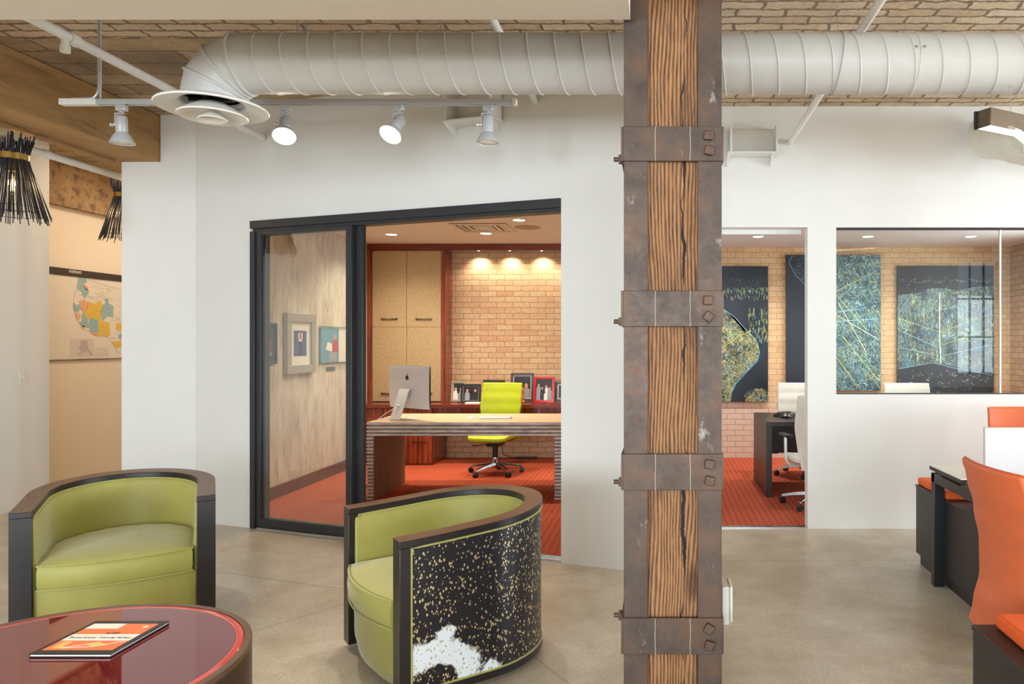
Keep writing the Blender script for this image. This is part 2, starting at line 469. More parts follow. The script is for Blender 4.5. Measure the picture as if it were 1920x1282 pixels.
t.bump(t.noise(v, 150, 3), .15, .001); M['cowhide'] = t.mat

# red glass table top : glass over crimson back paint
t = NT('crimson_glass_top'); t.base(L((108, 26, 30))); t.rough(.02)
t.bs.inputs['IOR'].default_value = 1.75; M['redglass'] = t.mat
t = NT('pink_glass_edge'); t.base(L((214, 92, 84))); t.rough(.05); t.bs.inputs['IOR'].default_value = 1.6; M['pinkglass'] = t.mat  # glow along the glass edge put into a lighter pink

# column materials
t = NT('weathered_fir'); v = t.coord(); x = t.xyz(v)
vz = t.coord((1, 1, .09))
wob = t.noise(t.coord((1, 1, .22)), 4, 3, .5)
ph = t.math('ADD', t.math('MULTIPLY', x[0], 74), t.math('MULTIPLY', wob, 9.0))
ph = t.math('ADD', ph, t.math('MULTIPLY', x[1], 40))
rg = t.math('PINGPONG', ph, .5)
fine = t.noise(vz, 120, 5, .7)
f = t.math('ADD', t.math('MULTIPLY', rg, 1.1), t.math('MULTIPLY', t.math('SUBTRACT', fine, .5), .9))
c = t.ramp(f, [(.0, L((66, 44, 28))), (.16, L((120, 82, 50))), (.42, L((164, 118, 76))), (.8, L((184, 138, 92)))])
big = t.noise(t.coord((1, 1, .35)), 6, 6, .7)
c = t.mix(t.math('MULTIPLY', t.ramp(big, [(.50, (0, 0, 0)), (.66, (1, 1, 1))]), .7), c, L((86, 58, 38)))
kn = t.vor(t.coord((1, .4, .5)), 3.6).outputs['Distance']
c = t.mix(t.math('MULTIPLY', t.ramp(kn, [(.06, (1, 1, 1)), (.16, (0, 0, 0))]), .7), c, L((70, 44, 28)))
cw = t.noise(t.coord((0, 0, 1)), 3.2, 5, .6); cg = t.noise(t.coord((0, 0, 1), loc=(0, 0, 5)), 2.3, 2, .5)
cx_ = t.math('ABSOLUTE', t.math('SUBTRACT', t.math('SUBTRACT', x[0], .040), t.math('MULTIPLY', t.math('SUBTRACT', cw, .5), .11)))
wd = t.math('MULTIPLY', t.math('SUBTRACT', cg, .45), .05)
crack = t.math('LESS_THAN', cx_, wd)
c = t.mix(crack, c, L((22, 14, 9)))
foot = t.ramp(x[2], [(.10, (1, 1, 1)), (.37, (0, 0, 0))])
t.base(c); t.rough(.7)
t.bump(t.math('SUBTRACT', f, t.math('MULTIPLY', crack, 3)), .75, .006); M['fir'] = t.mat

t = NT('rusted_steel'); v = t.coord()
n1 = t.noise(v, 7, 7, .65); n2 = t.noise(v, 34, 6, .75, .5); n3 = t.noise(t.coord((1, 1, .5), loc=(3, 1, 2)), 11, 8, .72)
c = t.ramp(n1, [(.3, L((64, 53, 47))), (.5, L((84, 70, 60))), (.62, L((98, 74, 58))), (.75, L((88, 82, 76)))])
c = t.mix(t.math('MULTIPLY', t.ramp(n2, [(.58, (0, 0, 0)), (.72, (1, 1, 1))]), .45), c, L((132, 88, 60)))
c = t.mix(t.math('MULTIPLY', t.ramp(n3, [(.60, (0, 0, 0)), (.70, (1, 1, 1))]), .7), c, L((176, 168, 156)))
t.base(c); t.rough(t.ramp(n2, [(.3, (.38, .38, .38)), (.7, (.62, .62, .62))])); t.bs.inputs['Metallic'].default_value = .35
t.bump(n2, .22, .003); M['steel'] = t.mat
M['ply_face'] = wood('limed_oak_face', [(104, 82, 66), (134, 110, 92), (118, 94, 78)], axis=2, stretch=8, scale=10, rough=.6)
M['wire'] = simple('wire_grey', (150, 148, 142), .5)
M['weld'] = simple('weld_line', (186, 178, 162), .6, var=.1, nscale=40)
M['bolt'] = simple('bolt_steel', (92, 70, 58), .45, metal=.5, var=.2, nscale=60, bump=.3)
# ---------------------------------------------------------------- room shell
CZ = 3.415
b = MB().box(-9, 9.2, -4.2, 10.2, -.1, 0)
struct(b.build('floor', M['concrete']))
b = MB().prism([(-3.72, 6.20), (-.66, 5.10), (-.1, 4.9), (-.1, 9.6), (-3.72, 9.6)], -.05, .006)
struct(b.build('floor_carpet', M['carpet']))
b = MB().prism([(0, 6.02), (4.547, 6.02), (4.547, 9.6), (0, 9.6)], -.05, .006)
struct(b.build('floor_carpet', M['carpet']))

# brick vault
def vz(y):
    return CZ
b = MB()
b.box(-2.6, 9.2, -4.2, 6.2, CZ, CZ+.1); b.box(-9, -2.6, -4.2, 4.62, CZ, CZ+.1)
struct(b.build('ceiling', M['brick_ceiling']))
b = MB().box(-9, -2.6, 4.62, 10.2, CZ, CZ+.1); b.box(-2.6, 0, 6.2, 10.2, CZ, CZ+.1)
struct(b.build('ceiling_left', M['plank_ceiling']))
b = MB().box(-9.2, 9.4, -4.4, 10.4, 3.80, 3.9)
struct(b.build('ceiling_slab', M['paint']))
b = MB().box(-5.7, -.112, -4.0, 2.655, 2.666, CZ-.01)
struct(b.build('ceiling_soffit', M['paint_soffit']))
b = MB().prism([(-3.84, 6.28), (-.05, 4.92), (-.05, 6.07), (4.66, 6.07), (4.66, 9.7), (-3.84, 9.7)], 2.755, 2.86)
struct(b.build('ceiling_office', M['ceil_office']))

# left side
b = MB().box(-5.9, -5.78, -4.2, 6.95, 0, CZ+.3)
struct(b.build('wall_left', M['paint']))
b = MB().box(-6.42, -6.3, 6.5, 10.2, 0, CZ+.3); b.box(-6.3, -5.9, 6.5, 6.6, 0, CZ+.3)
struct(b.build('wall_corridor', M['paint_warm']))
b = MB().box(-6.3, -3.84, 10.0, 10.2, 0, CZ+.3)
struct(b.build('wall_corridor_end', M['paint_warm']))
b = MB().box(-6.3, -6.22, 6.62, 10.0, 2.93, CZ+.02)
struct(b.build('trim_plaster_beam', M['plaster']))

# angled glazed wall in its own frame: origin at the left jamb, x along the wall, y into the office
WA = Vector((-3.33, 5.97, 0)); WB = Vector((-.684, 5.02, 0)); WU = (WB-WA).normalized(); WL = (WB-WA).length
MW = T(*WA) @ RZ(math.atan2(WU.y, WU.x))
def wl(s, d=0, z=0): return MW @ Vector((s, d, z))
HD = 2.488
b = MB()
b.box(-.614, 0, 0, .12, 0, 3.75, M=MW)
b.box(0, WL, 0, .12, HD, 3.75, M=MW)
b.box(WL, WL+.625, 0, .12, 0, 3.75, M=MW)
# frontal stub with the beam pocket, and its return beside the corridor
b.box(-4.53, -3.905, 6.178, 6.30, 0, 3.02); b.box(-4.205, -3.905, 6.178, 6.30, 3.02, 3.75)
b.box(-4.53, -4.41, 6.30, 10.0, 0, 3.02)
struct(b.build('wall_front', M['paint']))
b = MB().box(-3.84, -3.72, 6.26, 9.7, 0, 2.755)
struct(b.build('wall_office_left', M['wallpaper']))
b = MB()
for k in range(5): b.box(-3.72, -3.70-(.004 if k % 2 else 0), 6.30, 9.6, .006+k*.024, .006+(k+1)*.024)
struct(b.build('baseboard_left', wood('mahogany_base', [(70, 26, 18), (112, 46, 32)], axis=1, stretch=20, scale=20, rough=.3)))
b = MB().box(-.1, 0, 4.85, 9.7, 0, 3.75)
struct(b.build('wall_partition', M['paint']))
b = MB().box(-3.84, 0, 9.6, 9.75, 0, 2.86)
struct(b.build('wall_back', M['brick']))
b = MB().box(0, 4.66, 9.6, 9.75, 0, 2.86)
struct(b.build('wall_back_right', M['brick_w']))
b = MB().box(4.547, 4.66, 6.07, 6.6, 0, 2.86); b.box(4.547, 4.66, 8.3, 9.6, 0, 2.86); b.box(4.547, 4.66, 6.6, 8.3, 0, .95); b.box(4.547, 4.66, 6.6, 8.3, 2.5, 2.86)
struct(b.build('wall_office_right', M['brick_side']))
# white wall with doorway and window opening
DX0, DX1, WX0, WX1, DT, WS = .12, 1.183, 1.414, 4.40, 2.436, 1.085
b = MB(); Y0, Y1 = 5.95, 6.07
b.box(0, DX0, Y0, Y1, 0, 3.75); b.box(DX0, DX1, Y0, Y1, DT, 3.75)
b.box(DX1, WX0, Y0, Y1, 0, 3.75); b.box(WX0, WX1, Y0, Y1, DT, 3.75)
b.box(WX0, WX1, Y0, Y1, 0, WS); b.box(WX1, 9.2, Y0, Y1, 0, 3.75)
b.box(5.3, 9.2, Y1, 10, 0, 3.75)
struct(b.build('wall_right_front', M['paint']))
b = MB().box(DX0, DX1-.03, 6.075, 6.10, 2.398, DT+.02)
struct(b.build('trim_1', M['paint']))
b = MB().box(DX0, DX1, 5.97, 6.02, .0, .008)
struct(b.build('trim_2', M['silver']))
# interior window glazing
w = struct(thing('window_1', None, None)); 
MB().box(WX0, 2.756, 6.0, 6.01, WS+.004, DT-.012).build('window_glass', M['glass'], w)
MB().box(2.77, WX1, 6.0, 6.01, WS+.004, DT-.012).build('window_glass', M['glass'], w)
MB().box(2.756, 2.77, 5.996, 6.014, WS+.004, DT-.012).build('window_mullion', M['white'], w)
f = MB(); f.box(WX0, WX1, 5.99, 6.02, DT-.014, DT); f.box(WX0, WX1, 5.99, 6.02, WS, WS+.008); f.box(WX0, WX0+.006, 5.99, 6.02, WS, DT)
f.build('window_frame', M['blackmetal'], w)

# rear and right walls with real windows
def wall_windows(name, wins, z0, z1, rear=True):
    b = MB()
    def bx(u0, u1, a, c):
        if rear: b.box(u0, u1, -4.2, -4.0, a, c)
        else: b.box(9.0, 9.2, u0, u1, a, c)
    lo, hi = (-5.9, 9.2) if rear else (-4.2, 6.0)
    cur = lo
    for (a_, b_), zt1 in zip(wins, z1):
        bx(cur, a_, 0, 3.8); bx(a_, b_, 0, z0); bx(a_, b_, zt1, 3.8); cur = b_
    bx(cur, hi, 0, 3.8)
    struct(b.build(name, M['brick_side'] if not rear else M['paint']))
ZT_R = [2.62, 2.62, 2.62, 3.3]
wall_windows('wall_rear', REAR_WIN, .8, ZT_R)
wall_windows('wall_right', SIDE_WIN, .9, [3.2]*3, False)
nw = 2
for rear, wins, z0, z1s in ((True, REAR_WIN, .8, ZT_R), (False, SIDE_WIN, .9, [3.2]*3)):
    for (a_, b_), z1 in zip(wins, z1s):
        b = MB(); k = 3
        for i in range(k+1):
            u = a_+(b_-a_)*i/k
            u0, u1 = max(a_, u-.02), min(b_, u+.02)
            (b.box(u0, u1, -4.12, -4.08, z0, z1) if rear else b.box(9.08, 9.12, u0, u1, z0, z1))
        for i in range(4):
            zz = z0+(z1-z0)*i/3; za, zb = max(z0, zz-.02), min(z1, zz+.02)
            (b.box(a_, b_, -4.12, -4.08, za, zb) if rear else b.box(9.08, 9.12, a_, b_, za, zb))
        struct(b.build('window_%d' % nw, M['blackmetal'])); nw += 1

# ---------------------------------------------------------------- sliding glass door (in wall frame)
d = struct(thing('door_1', None, None))
d.matrix_world = MW
b = MB(); b.box(0, WL, -.012, .02, HD-.062, HD); b.box(0, WL, .02, .118, HD-.085, HD)
b.build('door_header', M['doormetal'], d, bevel=.002)
b = MB(); b.box(0, .05, -.012, .11, 0.0, HD-.085); b.box(.05, .062, .03, .05, 0, HD-.085); b.box(.05, .058, .075, .09, 0, HD-.085)
b.build('door_jamb', M['doormetal'], d, bevel=.002)
def panel(s0, s1, y, w0, w1):
    b = MB(); y0, y1 = y-.018, y+.018; zt = HD-.085
    b.box(s0, s0+w0, y0, y1, .012, zt); b.box(s1-w1, s1, y0, y1, .012, zt)
    b.box(s0+w0, s1-w1, y0, y1, zt-.03, zt); b.box(s0+w0, s1-w1, y0, y1, .012, .085)
    f = b.build('sliding_panel', M['doormetal'], d, bevel=.003)
    g = MB().box(s0+w0, s1-w1, y-.004, y+.004, .085, zt-.03).build('pane', M['glass_door'], f)
panel(.05, 1.02, .022, .05, .058)
b = MB(); b.box(0.0, WL, .0, .10, 0.0, .010); b.box(0.0, WL, .042, .046, .010, .016); b.box(0.0, WL, .09, .094, .010, .016)
b.build('door_sill', M['silver'], d)
b = MB()
b.box(1.02, 1.085, .05, .086, .012, HD-.085); b.box(.985, 1.0, .05, .086, .012, HD-.085)
b.box(.11, .99, .05, .086, HD-.115, HD-.085); b.box(.11, .99, .05, .086, .012, .08); b.box(.062, .11, .05, .086, .012, HD-.085)
p2 = b.build('sliding_panel', M['doormetal'], d, bevel=.003)

# ---------------------------------------------------------------- timber beam, pipes
b = MB()
b.box(-4.53, -4.21, 2.66, 10.0, 3.021, 3.414)
o = b.build('timber_beam', M['beam_wood'], bevel=.012)
tag(o, 'heavy honey-brown timber ceiling beam resting on the notched white wall', 'beam')
b = MB().box(-4.60, -4.535, 2.66, 6.12, 3.00, 3.07)
o = b.build('wood_ledger', M['beam_wood'], bevel=.004)
tag(o, 'thin wooden ledger strip along the lower edge of the big ceiling beam', 'ledger')

def pipe(x, y0, y1, z, r, label, caps=True, couplers=(), drops=()):
    t_ = thing('sprinkler_pipe', label, 'pipe', (x, y0, z))
    MB().cyl((0, 0, 0), (0, y1-y0, 0), r, n=20).build('pipe_run', M['white'], t_)
    for c_ in couplers:
        MB().cyl((0, c_-y0-.03, 0), (0, c_-y0+.03, 0), r*1.3, n=20).build('coupling', M['white'], t_, bevel=.003)
    for c_ in drops:
        b = MB().cyl((0, c_-y0, 0), (0, c_-y0, -.075), r*.7, n=16)
        b.cyl((0, c_-y0, -.055), (0, c_-y0, -.09), r*.9, n=16)
        b.build('sprinkler_drop', M['white'], t_)
    return t_
pipe(-3.2, 2.66, 5.90, 3.15, .027, 'white ceiling pipe with a short drop beside the big timber beam', couplers=(4.0, 5.0), drops=(3.95,))
pipe(1.035, -3.9, 5.98, 3.117, .022, 'white pipe running into the wall right of the steel-clad column')
pipe(-.87, 2.7, 5.16, 3.167, .022, 'white pipe stub meeting the wall above the glazed office')
pipe(-4.81, 2.66, 9.9, 2.975, .028, 'cream pipe running below the left side of the timber beam', couplers=(5.75, 7.0))

# ---------------------------------------------------------------- duct
R_D = .146; YD = 3.70; ZD = 2.903; XE = -2.065
dt = thing('air_duct', 'large round grey-white spiral duct crossing the room under the ceiling', 'duct', (XE, YD, ZD))
MB().cyl((0, 0, 0), (9.0-XE-.05, 0, 0), R_D, n=64).build('duct_pipe', M['duct'], dt)
hx = []; pitch = .1335
LN = 5.2
for i in range(int(LN/pitch*40)):
    a = 2*PI*i/40; hx.append((.02+pitch*i/40, R_D*math.cos(a), R_D*math.sin(a)))
MB().tube(hx, .0048, n=6).build('spiral_seam', M['duct'], dt)
# gored elbow
BR = .19
ANG = [0, 12, 38, 64, 90]
rings = []
for a in ANG:
    ar = math.radians(a)
    c_ = Vector((-BR*math.sin(ar), 0, -BR+BR*math.cos(ar))); nrm = Vector((-math.cos(ar), 0, -math.sin(ar)))
    u = Vector((-math.sin(ar), 0, math.cos(ar)))
    k = 1/math.cos(math.radians(13)) if 0 < a < 90 else 1
    rings.append([c_+u*(R_D*math.cos(q)*k)+Vector((0, 1, 0))*(R_D*math.sin(q)) for q in [2*PI*j/48 for j in range(48)]])
b = MB(); vs = [p for r_ in rings for p in r_]; fs = []
for i in range(len(rings)-1):
    for j in range(48):
        j2 = (j+1) % 48; fs.append((i*48+j, i*48+j2, (i+1)*48+j2, (i+1)*48+j))
b.add(vs, fs, 0, False)
for f_ in range(len(b.sm)): b.sm[f_] = True
eb = b.build('elbow', M['duct'], dt)
md = eb.modifiers.new('es', 'EDGE_SPLIT'); md.split_angle = math.radians(15)
for r_ in rings[1:]:
    MB().tube(r_, .0085, n=8, closed=True).build('elbow_seam', M['duct'], eb)
XN = XE-BR; ZN = ZD-BR+0
# joint collar with screws further right on the duct
jx = (1708-1240)/1380*YD-XE
ring = [(jx, R_D*1.004*math.cos(q), R_D*1.004*math.sin(q)) for q in [2*PI*j/64 for j in range(64)]]
jt = MB().tube(ring, .0025, n=6, closed=True).build('duct_joint', M['duct'], dt)
for dx_ in (-.022, .018):
    MB().ball((jx+dx_, -R_D-.001, .028), .007, 10).build('screw', M['silver'], jt)
# round ceiling diffuser
ZF = 2.685
df = thing('air_diffuser', 'round white stepped air diffuser under the duct elbow', 'diffuser', (XN, YD, ZF))
prof = [(R_D+.004, .03), (R_D+.012, .03), (.19, .018), (.235, .006), (.250, .0), (.254, -.006), (.250, -.012), (.236, -.008), (.19, .002), (.15, .016), (.128, .05), (.128, .09)]
MB().lathe(prof, 64).build('outer_cone', M['white'], df)
prof = [(.02, .03), (.07, .015), (.11, -.01), (.150, -.038), (.158, -.044), (.156, -.050), (.146, -.048), (.11, -.034), (.075, -.026), (.03, -.02)]
MB().lathe(prof, 56, cap=True).build('middle_cone', M['white'], df)
prof = [(.012, -.02), (.04, -.040), (.063, -.056), (.068, -.060), (.062, -.064), (.035, -.052), (.01, -.046)]
MB().lathe(prof, 40, cap=True).build('inner_cone', M['white'], df)
b = MB().lathe([(.125, .05), (.125, .10)], 40); b.box(-.12, .12, -.006, .006, .03, .05); b.box(-.006, .006, -.12, .12, .03, .05)  # black insert standing in for the shade deep in the diffuser throat
b.box(-.1, .09, .03, .035, .035, .075)
b.build('throat_shade', M['black'], df)
# hanger wires
def wire(px, Y, z0, z1, label):
    x = (px-1240)/1380*Y
    o = MB().cyl((x, Y, z0), (x, Y, z1), .0022, n=6).build('hanger_wire', M['wire'])
    return tag(o, label, 'wire', 'thin hanger wires')
wire(558, 3.74, ZD+R_D, 3.41, 'thin wire holding up the duct near its elbow, left one of the pair')
wire(574, 3.72, ZD+R_D, 3.41, 'thin wire holding up the duct near its elbow, right one of the pair')
wire(1557, 3.74, ZD+R_D, 3.41, 'thin wire holding the duct right of the column, left one of the pair')
lp = thing('duct_sling', 'thin wire sling looped round the duct right of the column', 'wire', ((1571-1240)/1380*YD, YD, ZD))
MB().cyl((0, 0, R_D), (-.01, 0, R_D+.36), .0022, n=6).build('wire', M['wire'], lp)
MB().tube([(.018*math.sin(q)-.01, (R_D+.005)*math.cos(q), (R_D+.005)*math.sin(q)) for q in [2*PI*j/48 for j in range(48)]], .0025, n=6, closed=True).build('loop', M['wire'], lp)

# ---------------------------------------------------------------- column
CX0, CX1, CY0, CY1 = -.137, .221, 2.69, 3.05
cm = thing('steel_clad_column', 'old timber column strapped with rusty riveted steel plates', 'column', ((CX0+CX1)/2, (CY0+CY1)/2, 0))
def cl(b): # world -> column local
    for v_ in b.v: v_ -= Vector(((CX0+CX1)/2, (CY0+CY1)/2, 0))
    return b
cl(MB().box(CX0+.012, CX1-.012, CY0+.020, CY1-.020, 0, 3.41)).build('timber_core', M['fir'], cm)
for sx in (0, 1):
    for sy in (0, 1):
        b = MB(); w_ = .088; th = .012
        X_ = CX0 if sx == 0 else CX1; Y_ = CY0 if sy == 0 else CY1; ex = 1 if sx == 0 else -1; ey = 1 if sy == 0 else -1
        b.prism([(X_, Y_), (X_+ex*w_, Y_), (X_+ex*w_, Y_+ey*th), (X_+ex*th, Y_+ey*th), (X_+ex*th, Y_+ey*w_), (X_, Y_+ey*w_)], 0, 3.41)
        cl(b).build('corner_angle', M['steel'], cm, bevel=.002)
for i, (z0, z1) in enumerate([(2.163, 2.289), (1.560, 1.691), (.964, 1.096), (.366, .498), (2.77, 2.90)]):
    b = MB(); g = .010
    b.box(CX0-.002, CX1+.002, CY0-g, CY0, z0, z1); b.box(CX0-.002, CX1+.002, CY1, CY1+g, z0, z1)
    b.box(CX0-g, CX0, CY0-g+.002, CY1+g-.002, z0, z1); b.box(CX1, CX1+g*.6, CY0-g+.002, CY1+g-.002, z0, z1)
    s_ = cl(b).build('strap', M['steel'], cm, bevel=.002)
    for zz, rr in ((z1-.036, .3), (z0+.036, .45)):
        b = MB(); h = .0165
        Mx = T(.172+random.uniform(-.004, .004), CY0-g-.006, zz) @ RY(rr+random.uniform(-.3, .3))
        b.box(-h, h, -.012, .008, -h, h, M=Mx)
        cl(b).build('bolt', M['bolt'], s_, bevel=.003)
    b = MB(); zz = z0+.02 if i != 3 else z1-.01
    b.cyl((CX0-g-.03, CY0+.05, zz), (CX0, CY0+.05, zz), .009, n=10); b.box(CX0-g-.012, CX0-g, CY0+.035, CY0+.065, zz-.015, zz+.015)
    cl(b).build('side_bolt', M['bolt'], s_, bevel=.002)
    for xx in (-.022, .105):
        b = MB(); n_ = 9; pts = []
        for k in range(n_+1): pts.append((xx+random.uniform(-.0015, .0015), CY0-g-.0004, z0+(z1-z0)*k/n_))
        b.tube(pts, .0011, n=5); cl(b).build('weld', M['weld'], s_)
o = thing('outlet_box', 'white electrical outlet box on the right side of the column', 'outlet', (CX1+.007, 2.82, .51))
b = MB(); b.box(0, .028, -.05, .05, -.072, .072); b.build('box', M['plate'], o, bevel=.004)
b = MB(); b.box(.028, .04, -.056, .056, -.062, .076); b.build('cover', M['plate'], o, bevel=.006)
# ---------------------------------------------------------------- track lighting
TY, TZ = 4.2, 2.87
X0T, X1T = -3.415, -.837
tr = thing('lighting_track', 'long white lighting track hung in front of the wall above the glazed office', 'track', ((X0T+X1T)/2, TY, TZ))
hl = (X1T-X0T)/2
b = MB(); b.box(-hl, hl, -.018, .018, -.002, .018); b.box(-hl, hl, -.018, -.012, -.012, 0); b.box(-hl, hl, .012, .018, -.012, 0)
b.build('track_rail', M['track'], tr, bevel=.0015)
b = MB(); b.box(-hl-.01, -hl+.2, -.02, .02, -.014, .02); b.build('end_feed', M['white'], tr, bevel=.002)
b = MB(); b.box(hl-.01, hl+.012, -.02, .02, -.014, .02); b.build('end_cap', M['white'], tr, bevel=.002)
xr = (187-1240)/1380*TY-(X0T+X1T)/2
MB().cyl((xr+.004, 0, .018), (xr+.004, 0, .54), .0055, n=10).build('suspension_rod', M['track'], tr)
def xt(px): return (px-1240)/1380*TY-(X0T+X1T)/2
for px in (557, 826, 926):
    MB().cyl((xt(px), 0, .018), (xt(px), 0, .54), .0018, n=6).build('suspension_wire', M['silver'], tr)
pts = []
for i in range(60):
    u = i/59
    if u < .35:
        a = u/.35; pts.append((xr-.16+.11*a, 0, .022+.004*a))
    elif u < .6:
        a = (u-.35)/.25*PI/2; pts.append((xr-.05+.045*math.sin(a), 0, .026+.07*(1-math.cos(a))))
    else: pts.append((xr-.005, 0, .096+(u-.6)/.4*.44))
fl = MB(); fl.tube(pts, .0055, n=8)
for i in range(0, 150):
    u = i/149*58; k = int(u); p = Vector(pts[k]).lerp(Vector(pts[k+1]), u-k); q = Vector(pts[k+1])-Vector(pts[k])
    q.normalize(); fl.cyl(p-q*.0012, p+q*.0012, .0072, n=8)
fl.build('flexible_conduit', M['track'], tr)

def spot(px, tilt, pan, lit, label):
    x = (px-1240)/1380*TY
    s_ = thing('spotlight', label, 'spotlight', (x, TY, TZ-.012), pan, 'track spotlights')
    b = MB(); b.box(-.028, .028, -.016, .016, -.034, 0); b.cyl((0, 0, -.034), (0, 0, -.044), .012)
    b.build('adapter', M['track'], s_, bevel=.003)
    b = MB(); b.box(-.034, .018, -.009, .009, -.052, -.046); b.box(-.036, -.031, -.009, .009, -.12, -.046)
    b.build('bracket', M['track'], s_, bevel=.001)
    b = MB(); b.cyl((-.056, 0, -.112), (-.030, 0, -.112), .007, n=10); b.cyl((-.062, 0, -.112), (-.052, 0, -.112), .011, n=10)
    b.build('thumb_screw', M['track'], s_)
    R = T(0, 0, -.10) @ RX(tilt)
    MB().lathe([(.004, .035), (.026, .035), (.029, .028), (.030, -.02), (.030, -.052), (.027, -.056)], 28, M=R, cap=True).build('barrel', M['track'], s_)
    MB().lathe([(.022, -.052), (.034, -.062), (.046, -.078), (.056, -.100), (.062, -.112), (.063, -.119), (.060, -.120), (.056, -.112)], 36, M=R).build('reflector', M['track'], s_)
    MB().lathe([(.058, -.113), (.045, -.117), (.02, -.120), (.001, -.121)], 32, M=R).build('lamp_face', M['lampface'] if lit else M['paper'], s_)
    ld = bpy.data.lights.new('spot_light', 'SPOT'); ld.energy = 70 if lit else 40; ld.color = (1, .93, .82); ld.spot_size = math.radians(75); ld.spot_blend = .8; ld.shadow_soft_size = .05
    lo = bpy.data.objects.new('spot_light', ld); col.objects.link(lo); lo.parent = s_
    lo.matrix_local = R @ T(0, 0, -.13)
    return s_
spot(228, .05, 0, False, 'leftmost spotlight on the track, aimed straight down')
spot(536, -.62, .35, True, 'lit spotlight on the track just right of the round diffuser')
spot(748, -.70, PI*.0-.3, True, 'glaring lit spotlight tilted forward, third along the track')
spot(915, -.06, 0, False, 'rightmost spotlight on the track, aimed straight down')

# ---------------------------------------------------------------- wall brackets above door and office
def bracket(loc, rz, label):
    o = thing('wall_bracket', label, 'bracket', loc, rz)
    b = MB(); b.box(0, .37, -.02, 0, 0, .21); b.box(0, .012, -.16, 0, -.0, .215); b.box(.358, .37, -.16, 0, 0, .215)
    b.build('tray', M['paint'], o, bevel=.002)
    b = MB(); b.box(-.02, .38, -.16, 0, -.012, 0); b.build('shelf', M['paint'], o, bevel=.002)
    for x in (-.02, .33):
        b = MB(); b.add([(x, -.15, -.012), (x, 0, -.012), (x, 0, -.09), (x+.012, -.15, -.012), (x+.012, 0, -.012), (x+.012, 0, -.09)], [(0, 1, 2), (5, 4, 3), (0, 3, 4, 1), (1, 4, 5, 2), (2, 5, 3, 0)])
        b.build('gusset', M['paint'], o)
    return o
bracket((.545, 5.95, 3.01), 0, 'white open steel bracket on the wall right of the column')
p_ = wl(1.985, 0, 0)
bracket((p_.x, p_.y-.002, 3.06), math.atan2(WU.y, WU.x), 'white steel bracket on the angled wall behind the lighting track')

# ---------------------------------------------------------------- light switch
o = thing('light_switch', 'ivory light switch on the white wall at the far left', 'switch', (-5.78, 6.66, 1.186))
MB().box(0, .006, -.038, .038, -.06, .06).build('switch_plate', M['plate'], o, bevel=.002)
MB().box(.006, .014, -.006, .006, -.012, .014).build('toggle', M['plate'], o, bevel=.001)

# ---------------------------------------------------------------- twig pendants
def pendant(loc, label, s=1.0, energy=9):
    p = thing('twig_pendant', label, 'pendant', loc, random.uniform(0, 6), 'black twig pendants')
    zt, zb, zn = .30, -.265, .17
    for k in range(96):
        a = 2*PI*k/96+random.uniform(-.03, .03); r1 = .205+random.uniform(-.02, .02); rn = .088+random.uniform(-.006, .004); rt = .115+random.uniform(-.03, .02)
        b = MB(); z0 = zb+random.uniform(-.03, .04); z1 = zt+random.uniform(-.05, .04)
        b.tube([(r1*math.cos(a), r1*math.sin(a), z0), (rn*math.cos(a+.05), rn*math.sin(a+.05), zn), (rt*math.cos(a+.12), rt*math.sin(a+.12), z1)], .0034, n=5)
        b.build('twig', M['stick'], p)
    MB().lathe([(.094, zn-.022), (.098, zn-.022), (.098, zn+.022), (.094, zn+.022)], 40).build('brass_band', M['brass'], p)
    for zz, rr in ((-.235, .198), (-.19, .180), (.0, .133)):
        MB().tube([(rr*math.cos(q), rr*math.sin(q), zz) for q in [2*PI*j/40 for j in range(40)]], .002, n=5, closed=True).build('wire_hoop', M['stick'], p)
    b = MB(); b.cyl((0, 0, .10), (0, 0, 3.40-loc[2]), .009, n=10); b.build('rod', M['black'], p)
    MB().cyl((0, 0, .07), (0, 0, .13), .022).build('socket', M['brass'], p)
    bl = MB().lathe([(.012, .07), (.018, .06), (.031, .01), (.033, -.05), (.025, -.085), (.004, -.098)], 20).build('bulb', M['glass'], p)
    b = MB()
    for k in range(6):
        a = k*PI/3; b.cyl((.010*math.cos(a), .010*math.sin(a), .05), (.013*math.cos(a+.4), .013*math.sin(a+.4), -.07), .0022, n=5)
    b.build('filament', M['filament'], bl)
    ld = bpy.data.lights.new('pendant_bulb_light', 'POINT'); ld.energy = energy; ld.color = (1, .70, .40); ld.shadow_soft_size = .03
    lo = bpy.data.objects.new('pendant_bulb_light', ld); col.objects.link(lo); lo.parent = p; lo.location = (0, 0, -.01)
    return p
pendant((-4.65, 5.27, 2.66), 'black twig pendant lamp with a brass band, nearer one at the left edge')
pendant((-5.35, 7.35, 2.80), 'black twig pendant lamp half hidden behind the white wall edge')
area('corridor_warm_fill', (-5.1, 8.3, 3.38), (.9, 2.2), 30, (1, .80, .58))  # unseen fill lamp added to warm the corridor and map wall

